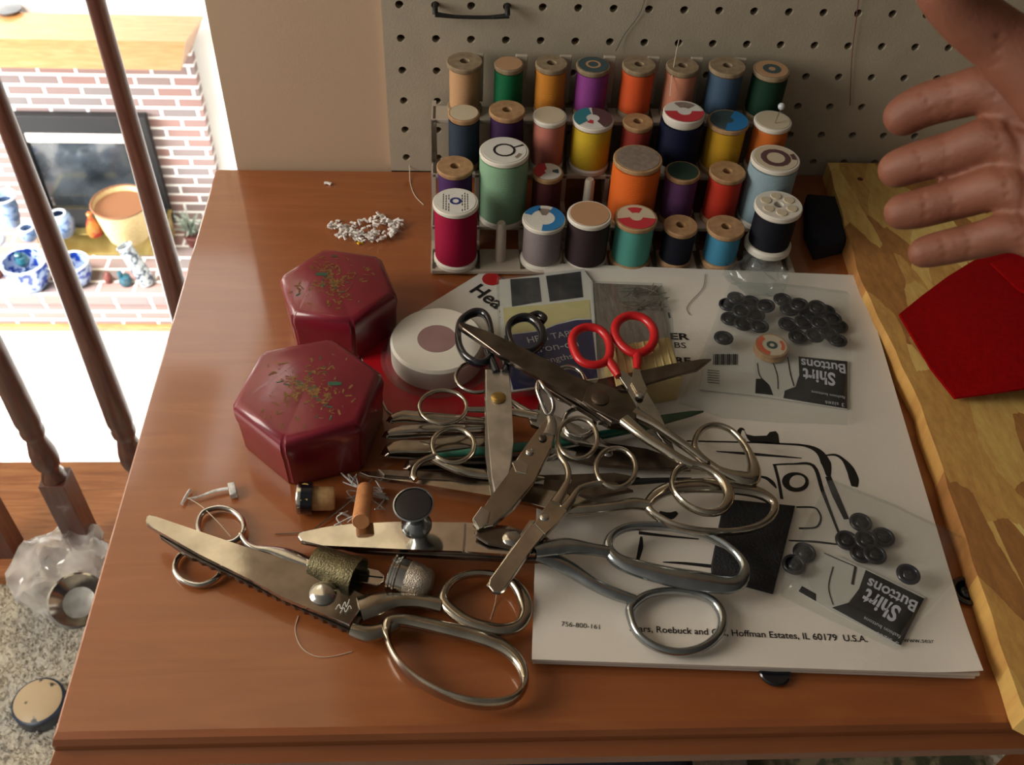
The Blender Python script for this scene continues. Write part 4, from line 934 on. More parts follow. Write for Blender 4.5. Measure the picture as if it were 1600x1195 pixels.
handle(s, [(986, 948), (986, 968), (998, 992), (1025, 1011), (1060, 1019), (1096, 1012), (1122, 992), (1129, 966), (1116, 941), (1088, 928), (1050, 923), (1012, 929)],
       [(838, 868, .0215), (865, 876, .0195), (892, 890, .017), (930, 914, .0155), (962, 928, .0145), (992, 938, .0135)], lambda x, y: .0125, M['blue'], [.0026, .0020, .0020, .0020, .0020, .0022, .0024, .0026, .0024, .002, .0018, .002], .003, [.0035, .0048, .0045, .0034, .0036, .003], .0032, name='thumb_bow')

# long gold-toned shears lying across
s = sc('long shears with a big warm nickel bow crossing the booklet above the chrome shears', 800, 770)
z3 = zlin((562, 738), .008, (900, 790), .022)
blade(s, [(560, 738), (566, 735), (600, 737), (720, 747), (830, 760), (900, 772), (935, 785), (900, 800), (860, 796), (830, 786), (760, 773), (700, 763), (640, 753), (575, 744)], z3, .003, M['warm'], .0006)
blade(s, [(590, 732), (700, 738), (830, 748), (960, 752), (990, 765), (930, 776), (830, 766), (700, 750), (600, 742)], zlin((590, 735), .0115, (960, 760), .021), .0025, M['worn'], .0006, label='darker upper blade')
handle(s, [(1012, 792), (1030, 809), (1058, 822), (1100, 830), (1150, 830), (1187, 821), (1207, 804), (1209, 786), (1188, 771), (1152, 762), (1100, 758), (1052, 762), (1024, 774)],
       [(880, 797, .022), (925, 796, .023), (965, 791, .024), (990, 787, .024), (1014, 790, .024)], lambda x, y: .0235, M['warm'], [.0024, .0018, .0017, .0017, .0018, .002, .0022, .0026, .0036, .0046, .005, .0044, .0034], .003, [.004, .0032, .0030, .0036, .0032], .0034, name='finger_bow')

# large dark shears on top of the pile
s = sc('large tarnished shears atop the pile, long dark blade crossing the black bows', 930, 620)
z2 = zlin((716, 504), .036, (1120, 740), .036)
blade(s, [(716, 506), (718, 502), (724, 503), (767, 519), (821, 545), (869, 568), (919, 602), (965, 620), (998, 645), (994, 660), (955, 660), (899, 622), (848, 594), (781, 554), (722, 513)], z2, .0035, M['worn'], .0009)
blade(s, [(828, 566), (848, 570), (905, 590), (960, 608), (1000, 640), (985, 668), (950, 664), (900, 634), (850, 604)], z2, .0032, M['worn'], .0006, dz=-.0042)
blade(s, [(918, 604), (932, 596), (962, 606), (998, 640), (990, 660), (968, 658), (930, 640), (910, 626)], z2, .002, M['worn'], .0006, dz=.0016, name='pivot_plate')
screw(s, 938, 622, .038, .0055, M['worn'], .0012)
handle(s, [(1074, 727), (1093, 728), (1114, 738), (1131, 754), (1139, 774), (1131, 793), (1112, 801), (1088, 797), (1066, 784), (1052, 766), (1051, 748), (1059, 734)],
       [(975, 655, .036), (1005, 680, .036), (1035, 700, .0355), (1060, 716, .035), (1082, 727, .034)], lambda x, y: .033, M['warm'], [.0022, .0022, .0024, .0028, .0032, .0028, .0022, .0017, .0015, .0015, .0017, .002], .0028, [.0044, .0036, .0032, .003, .0026], .0028, name='thumb_bow')
handle(s, [(1086, 702), (1088, 683), (1099, 669), (1118, 664), (1140, 671), (1158, 688), (1171, 709), (1178, 732), (1174, 748), (1155, 748), (1128, 740), (1102, 722)],
       [(990, 645, .035), (1020, 662, .0345), (1050, 683, .0335), (1080, 704, .032), (1105, 724, .030)], lambda x, y: .027, M['warm'], [.002, .0018, .0016, .0016, .0016, .0018, .0022, .0038, .0048, .005, .004, .0028], [.003, .0026, .0022, .0022, .0022, .0024, .003, .004, .0045, .0045, .004, .0034], [.0045, .0030, .0026, .0026, .0026], .003, name='finger_bow')

# black handled scissors
s = sc('scissors with glossy black bows at the top and bright blades pointing down to the viewer', 780, 620)
z1 = zlin((780, 500), .029, (778, 778), .028)
blade(s, [(758, 576), (796, 576), (799, 620), (802, 690), (799, 730), (790, 758), (780, 781), (774, 779), (769, 745), (764, 690), (760, 630)], z1, .0028, steel('brushed_blade_steel', (222, 214, 204), .42), .0009)
blade(s, [(757, 590), (766, 596), (770, 700), (777, 786), (768, 782), (758, 712)], z1, .0025, M['steel'], .0005, dz=-.002)
screw(s, 779, 621, .0292, .0045, M['brass'], .0012)
handle(s, [(716, 518), (722, 500), (742, 488), (758, 492), (766, 510), (768, 535), (766, 558), (750, 568), (729, 558), (718, 540)], [(762, 545), (768, 562), (776, 582)], z1, M['blackplastic'], [.0022, .0026, .0028, .0024, .002, .002, .0024, .0024, .0024, .0022], .0032, .0026, .0026, label='glossy black handle')
handle(s, [(794, 515), (804, 500), (825, 496), (842, 508), (848, 526), (840, 543), (822, 550), (802, 541)], [(800, 540), (796, 556), (790, 582)], z1, M['blackplastic'], [.0022, .0026, .0028, .003, .003, .0024, .0022, .0022], .0032, .0026, .0026, label='glossy black handle')
handle(s, None, [(826, 495), (840, 490), (850, 496), (846, 503)], z1, M['blackplastic'], None, None, .0024, .002, name='finger_rest')

# red handled
s = sc('scissors with bright red plastic bows standing over the cream block', 990, 600)
z10 = zlin((960, 530), .036, (1030, 700), .030)
handle(s, [(894, 535), (900, 518), (917, 511), (937, 515), (950, 530), (953, 550), (946, 565), (925, 570), (905, 561)], [(950, 562), (960, 576), (966, 588)], z10, M['redplastic'], .0028, .0026, [.003, .003, .002], .0026, label='red handle')
handle(s, [(961, 522), (965, 503), (983, 493), (1005, 497), (1020, 512), (1022, 530), (1012, 546), (992, 552), (973, 541)], [(996, 552), (996, 566), (995, 578)], z10, M['redplastic'], .0030, .0026, [.003, .003, .002], .0026, label='red handle')
blade(s, [(960, 578), (968, 576), (988, 590), (1004, 600), (1014, 618), (1030, 645), (1046, 680), (1058, 712), (1044, 700), (1018, 664), (998, 636), (980, 606)], z10, .002, M['steel'], .0005)
blade(s, [(990, 574), (1000, 574), (1003, 592), (1012, 606), (1006, 620), (994, 612), (986, 598)], z10, .002, M['warm'], .0005, dz=.0016)
screw(s, 1000, 617, .0350, .0026, M['steel'], .001)

# embroidery scissors
s = sc('small nickel scissors with two round bows near the middle, tips pointing down-left', 860, 800)
z7 = zlin((770, 920), .028, (930, 700), .032)
handle(s, ell(902, 685, 31, 32), [(871, 690), (872, 708), (885, 728), (888, 748), (880, 766), (868, 786)], z7, M['warm'], .0015, .0017, [.0015, .0016, .0018, .002, .0026, .0034], .0018, name='finger_bow')
handle(s, ell(962, 731, 31, 31), [(942, 755), (926, 756), (905, 764), (893, 780), (880, 796)], z7, M['warm'], .0015, .0017, [.0015, .0017, .002, .0024, .0032], .0018, dz=-.001, name='finger_bow')
blade(s, [(862, 774), (876, 768), (890, 772), (892, 792), (872, 815), (852, 836), (834, 818)], z7, .003, M['warm'], .0006, name='pivot_plate')
blade(s, [(831, 814), (852, 834), (830, 858), (790, 918), (782, 925), (771, 924), (763, 914), (765, 904)], z7, .0028, M['blade'], .0006)
blade(s, [(828, 812), (838, 812), (776, 900), (768, 922), (760, 914)], z7, .002, M['steel'], .0003, dz=-.002)
screw(s, 851, 808, .0298, .0026, M['steel'], .001)

# folding / side-on scissors
s = sc('narrow brown-reflecting scissors with bows seen edge-on, left of the embroidery scissors', 815, 720)
z8 = zlin((850, 600), .040, (745, 820), .0285)
blade(s, [(852, 654), (862, 645), (870, 662), (862, 700), (834, 752), (802, 793), (770, 820), (746, 826), (739, 817), (765, 778), (795, 742), (806, 718), (822, 696)], z8, .0032, M['warm'], .0008)
blade(s, [(800, 722), (812, 716), (826, 726), (822, 740), (806, 736)], z8, .0008, M['steel'], .0002, dz=.0008, name='pivot_plate')
blade(s, [(738, 810), (752, 790), (766, 798), (762, 818), (748, 826)], z8, .002, M['steel'], .0005, dz=.001, name='blunt_tip', label='bright blunt tip')
screw(s, 828, 706, .0352, .0024, M['steel'], .001); screw(s, 848, 684, .037, .0024, M['worn'], .0008)
handle(s, [(842, 596, .046), (839, 608, .045), (846, 628, .042), (856, 648, .038), (864, 640, .040), (862, 622, .043), (850, 606, .046)], [(858, 648, .037), (862, 662, .0365), (858, 680, .036)], z8, M['steel'], .0013, .0016, [.002, .003, .004], .002, name='bow')

# long pointed dark pair opened to the right
s = sc('opened pair with a long dark pointed blade reaching right over the booklet text', 960, 620)
z12 = zlin((1112, 560), .033, (900, 600), .0285)
blade(s, [(1112, 560), (1098, 560), (1050, 568), (1007, 578), (965, 586), (935, 592), (930, 604), (981, 611), (1016, 597), (1060, 584), (1090, 577)], z12, .0022, M['worn'], .0005)
blade(s, [(1100, 641), (1080, 641), (1034, 648), (1000, 652), (940, 645), (935, 660), (1000, 672), (1034, 661), (1080, 648)], zlin((1100, 641), .016, (940, 650), .022), .002, mat('greenish_steel', (92, 116, 96), .3, .8, col2=(70, 92, 76), scale=60, bump=.02), .0005, label='greenish second blade')
handle(s, ell(888, 600, 26, 27), [(906, 618), (925, 622), (950, 628)], lambda x, y: .027, M['steel'], .0014, .0016, .0024, .002, name='bow')
handle(s, ell(905, 660, 24, 22), [(925, 650), (945, 646), (960, 648)], lambda x, y: .024, M['steel'], .0014, .0016, .0024, .002, name='bow')

# two small ringed pairs at left of pile
s = sc('small scissors with thin silver oval bows lying over the red card', 780, 650)
zz = lambda x, y: .024
handle(s, ell(692, 636, 37, 26), [(729, 640), (750, 640), (790, 642), (840, 650)], zz, M['warm'], .0013, .0014, [.0014, .002, .0026, .003], .0018, name='bow')
handle(s, ell(745, 589, 33, 24), [(768, 606), (790, 622), (815, 638), (840, 652)], zz, M['steel'], .0012, .0014, [.0014, .002, .0026, .003], .0016, dz=-.002, name='bow')
blade(s, [(820, 640), (850, 640), (930, 676), (960, 700), (900, 690), (830, 662)], zz, .003, M['steel'], .0005, dz=-.001)
s = sc('small scissors with a round bow and curled shank at the left side of the pile', 720, 720)
zz = lambda x, y: .021
handle(s, ell(708, 696, 33, 27), [(682, 712), (664, 718), (650, 728), (645, 742), (650, 750)], zz, M['warm'], .0015, .0016, [.0016, .0018, .002, .0022, .0018], .002, name='bow')
handle(s, None, [(672, 716), (700, 728), (735, 738), (790, 744), (850, 752)], zz, M['warm'], None, None, [.0016, .0026, .0032, .0034, .003], .0022, dz=-.002, name='shank')
blade(s, [(790, 736), (850, 742), (960, 738), (1000, 745), (920, 760), (840, 764), (790, 754)], lambda x, y: .0175, .0025, M['worn'], .0005)

# stacked tweezers
def tweezers(label, pts, z, w, m):
    c = G(*pts[0], 0); t = thing('tweezers', label, 'tweezers', (c.x, c.y, TZ))
    off = 9
    a = [(x, y) for x, y in pts]; L = len(a)
    handle(t, None, [(x, y, z) for x, y in a], None, m, None, None, [w * .7] + [w] * (L - 2) + [w * .4], .0007, name='arm')
    handle(t, None, [(x + 1, y + (off * min(1, .6 + k) if k < L - 1 else 4), z - .004 - .001 * k) for k, (x, y) in enumerate(a)], None, m, None, None, [w * .7] + [w] * (L - 2) + [w * .4], .0007, name='arm')
    bm = NB(); sweep(bm, P3([(a[0][0] + 1, a[0][1], z), (a[0][0] - 5, a[0][1] + 4, z - .002), (a[0][0] + 1, a[0][1] + 7, z - .0045)], None), w * .7, .0008, sub=4, n=10); finish('closed_end', bm, m, t)
tweezers('uppermost steel tweezers of the stack left of the pile, touching the red card', [(612, 652), (630, 646), (660, 648), (710, 652), (790, 660)], .0155, .0026, M['warm'])
tweezers('middle steel tweezers of the stack left of the pile', [(606, 676), (625, 671), (660, 668), (720, 666), (800, 664)], .0135, .0030, M['steel'])
tweezers('wide steel tweezers at the bottom of the stack, nearest the viewer', [(606, 702), (626, 697), (665, 697), (720, 690), (800, 684)], .0125, .0050, M['warm'])
tweezers('dark steel tweezers in the pile beneath the black-handled scissors', [(640, 724), (680, 718), (740, 716), (800, 716), (880, 712)], .0095, .0040, M['worn'])
bm = NB(); sweep(bm, [G(672, 712, .0135), G(760, 704, .0150), (G(880, 690, .0165)), G(1000, 668, .0145), G(1040, 660, .012)], [.0012, .0028, .003, .0026, .001], sub=5)
tag(finish('marking_pencil', bm, mat('teal_green_lacquer', (30, 96, 78), .3, coat=.4, bump=.02)), 'teal green pencil buried under the scissors', 'pencil')
bm = NB(); sweep(bm, [G(690, 758, .0125), G(830, 762, .013), G(1000, 752, .014), G(1080, 748, .0145)], [.0008, .002, .002, .0008], sub=4)
tag(finish('knitting_needle', bm, M['dark']), 'thin dark needle lying along the long shears', 'needle')
# extra blades in the heap
s = sc('dark closed scissors lying low under the embroidery scissors bows', 960, 700)
blade(s, [(880, 700), (940, 690), (1010, 700), (1070, 720), (1080, 732), (1010, 730), (930, 724), (880, 714)], lambda x, y: .0165, .003, M['worn'], .0006)
handle(s, ell(850, 702, 22, 16), [(868, 702), (885, 706), (900, 710)], lambda x, y: .0165, M['steel'], .0014, .0015, .0024, .0018, name='bow')
screw(s, 950, 708, .0166, .003, M['steel'])

# tiny scissors with thimble at the left
s = sc('small ornate scissors beneath the pinking blades, two round bows at the left', 420, 865)
z6 = lambda x, y: .0035
handle(s, [(308 + 2, 815), (318, 800), (340, 793), (362, 797), (378, 812), (380, 830), (366, 845), (345, 848), (322, 843), (311, 830)], [(376, 834), (384, 848), (400, 857), (422, 860), (450, 868), (486, 882)], z6, M['steel'], .0016, .0017, [.0015, .0016, .0022, .003, .0044, .004], .0018, name='bow')
handle(s, [(273, 884), (281, 868), (300, 858), (322, 862), (338, 874), (345, 892), (334, 906), (312, 914), (290, 909), (277, 898)], [(340, 898), (356, 892), (380, 888), (420, 880), (460, 882), (490, 888)], z6, M['steel'], .0016, .0017, [.0015, .0016, .002, .003, .004, .004], .0016, dz=-.0005, name='bow')
blade(s, [(478, 872), (520, 882), (560, 884), (592, 890), (600, 897), (600, 908), (590, 914), (560, 908), (480, 892)], lambda x, y: .0062, .0022, M['blade'], .0005)
bm = NB(); ribbon(bm, [(560, 897), (580, 900), (599, 902)], .0064, .0004); finish('blade_gap', bm, M['dark'], s, smooth=False)

# ---------------------------------------------------------------- thimbles and notions
def oriented_lathe(name, label, cat, prof, a, b, m, **k):
    bm = NB(); lathe(bm, prof, a, axis=Vector(b) - Vector(a), n=k.get('n', 36)); o = finish(name, bm, m); return tag(o, label, cat)
a, b_ = G(492, 878, .0105), G(560, 903, .0115); L = (b_ - a).length
o = oriented_lathe('thimble', 'aged brass open-ended thimble wrapped round the small ornate scissors', 'thimble', [(.0088, 0), (.0098, .0006), (.0104, L * .8), (.0112, L * .82), (.0112, L), (.0100, L), (.0092, L * .8), (.008, .002), (.0088, 0)], a, b_, M['oldbrass'])
a, b_ = G(612, 895, .0105), G(672, 914, .0095); L = (b_ - a).length
t = thing('thimble', 'knurled silver thimble lying on its side beside the brass one', 'thimble', (a.x, a.y, TZ))
bm = NB(); lathe(bm, [(.0085, .001), (.0098, 0), (.0108, .0004), (.0108, .0014), (.0100, .002), (.0100, .0030), (.0106, .0036), (.0106, .0044), (.0099, .005), (.0096, L * .42)], a, axis=b_ - a, n=40); finish('rolled_rim', bm, M['steel'], t)
bm = NB(); lathe(bm, [(.0097, L * .42), (.0092, L * .7), (.0084, L * .92), (.0066, L * 1.02), (.003, L * 1.06), (0, L * 1.07)], a, axis=b_ - a, n=40); finish('knurled_cap', bm, M['knurl'], t)
# black topped cup button
p = G(651, 820, .0188); t = thing('cup_button', 'flared silver cup with a flat black top standing on the chrome blade', 'button', (p.x, p.y, p.z)); ax = (GY(646, 784, p.y) - p); Hc = ax.length; ax = Vector((ax.x, -.0015, ax.z))
bm = NB(); lathe(bm, [(0, .0003), (.0078, .0003), (.0084, .0012), (.0072, .0035), (.0044, .0065), (.0046, Hc * .55), (.0080, Hc * .85), (.0106, Hc * .97), (.0110, Hc), (.0102, Hc + .0003), (.0098, Hc - .0008), (0, Hc - .0008)], p, axis=ax, n=44); finish('cup', bm, M['blue'], t)
bm = NB(); lathe(bm, [(0, Hc - .0008), (.0098, Hc - .0007), (.0096, Hc - .0001), (0, Hc + .0001)], p, axis=ax, n=40); finish('black_top', bm, M['blackplastic'], t, label='glossy black disc')
# wooden peg
a, b_ = G(571, 763, .0075), G(564, 815, .0225); L = (b_ - a).length
oriented_lathe('wooden_peg', 'short round tan wooden peg whose end rests above the chrome blade', 'peg', [(0, 0), (.0038, .0002), (.0048, .001), (.0050, L - .0006), (.0045, L), (0, L)], a, b_, mat('tan_dowel_wood', (206, 142, 92), .6, col2=(190, 126, 78), scale=300, stretch=(1, 1, .1), bump=.05))
# labelled tube with cork
a, b_ = G(464, 778, .0098), G(523, 779, .0085); L = (b_ - a).length; ax = (b_ - a)
t = thing('labelled_vial', 'small tube with black and gold label and tan stopper left of the wooden peg', 'vial', (a.x, a.y, TZ))
bm = NB(); lathe(bm, [(0, 0), (.0088, .0002), (.0094, .001), (.0094, .0028)], a, axis=ax, n=32); finish('metal_end', bm, M['steel'], t)
bm = NB(); lathe(bm, [(.0092, .0028), (.0092, L * .42), (.0080, L * .43), (0, L * .43)], a, axis=ax, n=32); lb = finish('label_band', bm, M['blackplastic'], t)
bm = NB(); lathe(bm, [(.0070, L * .43), (.0068, L * .93), (.0060, L), (0, L)], a, axis=ax, n=28); finish('stopper', bm, M['cork'], t, label='tan stopper')
nv = Vector((0, -.25, 1)).normalized(); q0 = a + ax.normalized() * (L * .34) + Vector((0, -.0068, .0064)); q1 = a + ax.normalized() * (L * .34) + Vector((0, .0042, .0083))
text('gold_number', '280', q0, q1, mat('gold_lettering', (190, 164, 96), .4, .6, bump=.02), lb, up=(0, -.15, 1), depth=.0006, bold=.01, hscale=.85)
# plastic tag fastener + fibres
t = thing('tag_fastener', 'clear plastic clothing tag fastener lying above the small scissors bow', 'fastener', G(320, 775, 0))
M['tagp'] = clear('cloudy_nylon', op=.55, gl=.2, nscale=200)
bm = NB(); sweep(bm, [G(284, 788, .002), G(290, 776, .002), G(297, 765, .002)], .0009, .0009, sub=2, n=8); finish('cross_bar', bm, M['tagp'], t)
bm = NB(); sweep(bm, [G(293, 779, .002), G(310, 776, .0025), G(335, 767, .003), G(356, 763, .003)], [.0005, .0006, .0012, .0012], .0006, sub=5, n=8); finish('strap', bm, M['tagp'], t)
bm = NB(); hp = [G(355, 754, .005), G(366, 752, .005), G(370, 770, .005), G(359, 773, .005)]; prism(bm, hp, [Vector((v.x, v.y, TZ + .001)) for v in hp], .0005); finish('head', bm, M['tagp'], t)
strand('fine pinkish hair curving from the tag fastener over the scissors bow', [G(294, 778, .003), G(315, 791, .004), G(340, 815, .006), G(360, 838, .004)], M['th_w'], .0002)
strand('thin looping thread on the bare table below the pinking shears', [G(466, 962, .0004), G(461, 985, .0004), G(470, 1010, .0004), G(490, 1024, .0004), G(515, 1026, .0004), G(550, 1018, .0004)], M['th_w'], .0002)
strand('fine thread hanging inside the pinking shears thumb bow', [G(776, 925, .004), G(773, 945, .0005), G(766, 968, .0005)], M['th_w'], .0002)
bm = NB(); sweep(bm, [G(430, 834, .001), G(470, 832, .0012), G(500, 830, .002)], .0003, sub=1, n=6); tag(finish('needle', bm, M['worn']), 'thin dark needle at the tip of the chrome shears', 'needle')
bm = NB(); sweep(bm, [G(492, 826, .001), G(545, 785, .004), G(582, 748, .010)], [.0004, .0005, .0004], sub=3, n=8); tag(finish('sewing_needle', bm, M['steel']), 'long sewing needle slanting behind the wooden peg', 'needle')
rnd = random.Random(4)
for k, (cx, cy) in enumerate(((545, 752), (556, 775), (592, 782), (538, 808), (585, 758))):
    bm = NB()
    for q in range(3):
        pts = [G(cx + rnd.uniform(-16, 16), cy + rnd.uniform(-14, 14), rnd.uniform(.001, .007)) for _ in range(4)]; sweep(bm, pts, .0004, sub=5, n=6)
    lab = ('tangled clear fibre under the front box corner', 'tangled clear fibre left of the wooden peg', 'tangled clear fibre right of the wooden peg', 'tangled clear fibre near the chrome blade tip', 'tangled clear fibre behind the wooden peg')[k]
    tag(finish('nylon_fibre', bm, M['tagp']), lab, 'fibre')

# black pad on the booklet
bm = NB(); tp = [G(x, y, HB + .0032) for x, y in [(1132, 778), (1243, 789), (1209, 924), (1113, 898), (1112, 880)]]
prism(bm, tp, [Vector((p.x, p.y, TZ + HB + .0004)) for p in tp], .001, 3)
tag(finish('black_pad', bm, mat('black_textured_foam', (26, 25, 28), .75, bump=.6, bscale=900)), 'black rectangular pad on the booklet under the shears bows', 'pad')

# ---------------------------------------------------------------- buttons in bags
M['button'] = mat('charcoal_button', (24, 26, 34), .35, coat=.2, bump=.02); M['button_gloss'] = mat('navy_black_button', (20, 26, 44), .15, coat=.6, bump=.02)
def buttonmesh(m, r=.0065):
    bm = NB(); n = 28
    lathe(bm, [(0, 0), (r * .7, 0), (r, .0008), (r, .0018), (r * .88, .0024), (r * .74, .0022), (r * .66, .0014), (0, .0013)], (0, 0, 0), n=n)
    for s in bm.faces: s.smooth = True
    me = bpy.data.meshes.new('button'); bm.to_mesh(me); bm.free(); me.materials.append(m); return me
def holesmesh():
    bm = NB()
    for a in range(4): lathe(bm, [(0, .00135), (.0008, .00135), (.0008, .00155), (0, .00155)], (.0016 * math.cos(a * PI / 2 + .8), .0016 * math.sin(a * PI / 2 + .8), 0), n=8)
    me = bpy.data.meshes.new('thread_hole'); bm.to_mesh(me); bm.free(); me.materials.append(M['ink']); return me
bme, hme = buttonmesh(M['button']), holesmesh()
def button(px, py, h, label, group=None, me=None, tilt=0, r=0):
    o = bpy.data.objects.new('button', me or bme); COL.objects.link(o); o.location = G(px, py, h); o.rotation_euler = (tilt, tilt * .6, r)
    c = bpy.data.objects.new('thread_hole', hme); COL.objects.link(c); c.parent = o
    tag(o, label, 'button', group); return o
rnd = random.Random(21)
b1 = [(1137, 478), (1150, 468), (1158, 488), (1172, 474), (1180, 494), (1196, 480), (1140, 500), (1160, 508), (1186, 512), (1222, 470), (1232, 486), (1248, 478), (1262, 490), (1254, 506), (1276, 482), (1290, 488), (1300, 500), (1280, 506), (1310, 512), (1296, 524), (1272, 526), (1246, 528), (1308, 534), (1130, 530), (1230, 508)]
for i, (x, y) in enumerate(b1):
    button(x, y, HB + .0012 + (i % 3) * .0026, 'charcoal shirt button in the clear bag at the back of the booklet', 'buttons in the upper bag', tilt=rnd.uniform(-.12, .12) * (i % 3 > 0), r=rnd.uniform(0, 3))
b2 = [(1344, 818, 0), (1322, 846, 0), (1352, 846, 1), (1379, 841, 0), (1366, 868, 1), (1345, 866, 0), (1256, 865, 0), (1240, 884, 1)]
for i, (x, y, l) in enumerate(b2):
    lab = 'charcoal shirt button in the clear bag at the right corner of the booklet' if i < 6 else 'dark button at the left end of the lower bag, beside the black pad'
    button(x, y, HB + .0012 + l * .0026, lab, 'buttons in the lower bag' if i < 6 else 'dark buttons at the left end of the lower bag', r=i)
button(1418, 899, HB + .006, 'glossy navy-black button lying on the lower card corner', me=buttonmesh(M['button_gloss']))
# cards
M['cardblack'] = mat('black_printed_card', (22, 21, 22), .5, bump=.02); M['shirtw'] = mat('shirt_white_print', (206, 204, 196), .6, bump=.02)
def shirt_card(label, quad, h, parts, txt, stitch):
    c = G(*quad[0], 0); t = thing('button_card', label, 'card', (c.x, c.y, TZ + h))
    cd_ = slab('card', quad, h, h + .0006, M['card'], t)
    for nm, pts, m in parts: ink(nm, pts, m, cd_, h + .00072)
    for s_, a, b, hs, bd in txt: text('printed_text', s_, G(*a, h + .0009), G(*b, h + .0009), M['wink'], cd_, hscale=hs, bold=bd)
    bm = NB()
    for pts, w in stitch: ribbon(bm, pts, h + .0010, w)
    finish('printed_lines', bm, M['ink'], cd_, smooth=False)
hc = HB + .0008
def q6(x, y): return (1060 + x / 4.21, 420 + y / 4.21)
shirt_card('button card with barcode and upside-down Shirt Buttons print, under the upper bag film', [(1105, 548), (1180, 553), (1325, 564), (1324, 639), (1178, 617), (1093, 608)], hc,
    [('black_panel', [q6(790, 575), q6(1112, 608), q6(1110, 920), q6(690, 850), q6(700, 800), q6(770, 775), q6(795, 700)], M['cardblack']), ('shirt_shape', [q6(500, 560), q6(640, 550), q6(760, 560), q6(790, 600), q6(795, 700), q6(765, 770), q6(690, 810), q6(660, 842), q6(505, 810)], M['shirtw']), ('corner_stamp', [q6(510, 722), q6(555, 722), q6(600, 765), q6(625, 830), q6(505, 818)], M['cardblack'])],
    [('Buttons', q6(1095, 630), q6(805, 590), 1.3, .02), ('Shirt', q6(1030, 690), q6(818, 655), 1.5, .03), ('fashion buttons', q6(1095, 840), q6(875, 800), 1., .0), ('3 sizes', q6(1090, 885), q6(965, 868), 1., 0)],
    [([q6(520, 620), q6(530, 690), q6(560, 740)], .0003), ([q6(620, 610), q6(650, 700), q6(655, 790)], .0003), ([q6(720, 580), q6(735, 680), q6(760, 770)], .0004)]
    + [([q6(232 + k * 13, 560), q6(230 + k * 13, 630)], .00025 + .0002 * (k % 3)) for k in range(13)] + [([q6(190, 665 + k * 16), q6(270, 672 + k * 16)], .00025) for k in range(6)])
shirt_card('tilted button card with Shirt Buttons print upside down, under the lower bag film', [(1273, 858), (1350, 887), (1445, 933), (1407, 1008), (1300, 955), (1246, 922)], hc,
    [('black_panel', [q7(605, 655), q7(865, 782), q7(760, 990), q7(455, 822), q7(530, 800), q7(575, 740)], M['cardblack']), ('shirt_shape', [q7(400, 590), q7(480, 590), q7(560, 630), q7(605, 660), q7(580, 740), q7(525, 800), q7(450, 815), q7(390, 800), q7(340, 690)], M['shirtw']), ('corner_stamp', [q7(322, 726), q7(385, 762), q7(385, 795), q7(306, 750)], M['cardblack'])],
    [('Buttons', q7(838, 800), q7(622, 690), 1.2, .02), ('Shirt', q7(765, 828), q7(612, 738), 1.5, .03), ('fashion buttons', q7(762, 948), q7(600, 862), 1., 0), ('3 sizes', q7(752, 978), q7(655, 930), 1., 0)],
    [([q7(420, 580), q7(500, 615), q7(560, 640)], .0003), ([q7(460, 640), q7(440, 730), q7(460, 810)], .0003), ([q7(560, 640), q7(545, 720)], .0007)])
# flat wooden spool end on the upper bag
p = G(1206, 540, .016); t = thing('wooden_spool', 'wooden spool end with orange rim print standing on the upper button bag', 'spool', (p.x, p.y, TZ + HB + .0016))
bm = NB(); zb = TZ + HB + .0016; lathe(bm, [(0, 0), (.0100, 0), (.0112, .0012), (.0095, .003), (.0085, .0035), (.0095, .0042), (.0112, .0055), (.0110, .0066), (0, .0066)], (p.x, p.y, zb), n=40); finish('core', bm, M['wood_spool'], t)
bm = NB(); lathe(bm, [(0, 0), (.0098, 0), (.0098, .0001), (0, .0001)], (p.x, p.y, zb + .0067), n=36); l_ = finish('end_label', bm, M['lab_cream'], t)
for a0, a1, r0, r1, m_ in ((120, 250, .62, .95, P_orange), (-40, 30, .6, .8, P_orange), (0, 360, .15, .35, M['lab_teal'])):
    bm = NB(); prev = None
    for q in range(17):
        a = math.radians(a0 + (a1 - a0) * q / 16); u = (bm.verts.new((p.x + .0105 * r0 * math.cos(a), p.y + .0105 * r0 * math.sin(a), zb + .0069)), bm.verts.new((p.x + .0105 * r1 * math.cos(a), p.y + .0105 * r1 * math.sin(a), zb + .0069)))
        if prev: bm.faces.new((prev[0], prev[1], u[1], u[0]))
        prev = u
    finish('label_print', bm, m_, l_, smooth=False)
# bag films
def bag(label, outl, h0, h1, seed, amp=.0012):
    from mathutils import noise
    pts = [G(x, y, h1 * .5 + h0 * .5) for x, y in outl]; c = sum(pts, Vector()) / len(pts)
    bm = NB(); K = 12; rings = []
    dense = []
    for i in range(len(pts)):
        a, b = pts[i], pts[(i + 1) % len(pts)]
        for q in range(8): dense.append(a.lerp(b, q / 8))
    for k in range(K + 1):
        f = k / K; rr = []
        for p in dense:
            q = c.lerp(p, f); e = min(1, (1 - f) * 4); z = h0 + (h1 - h0) * math.sqrt(max(e * (2 - e), 0)) + .0004
            nz = noise.noise(Vector((q.x * 70 + seed, q.y * 70, 0))) + .6 * abs(noise.noise(Vector((q.x * 180, q.y * 60 + seed, 1))))
            rr.append((q.x, q.y, TZ + max(z + nz * amp * (.3 + e), h0 + .0003)))
        rings.append(rr)
    top = [[bm.verts.new(p) for p in r] for r in rings[1:]]; cv = bm.verts.new((c.x, c.y, rings[1][0][2])); n = len(dense)
    for k in range(n): bm.faces.new((cv, top[0][k], top[0][(k + 1) % n]))
    for a, b in zip(top[:-1], top[1:]):
        for k in range(n): bm.faces.new((a[k], b[k], b[(k + 1) % n], a[(k + 1) % n]))
    return tag(finish('plastic_bag', bm, M['clear']), label, 'bag')
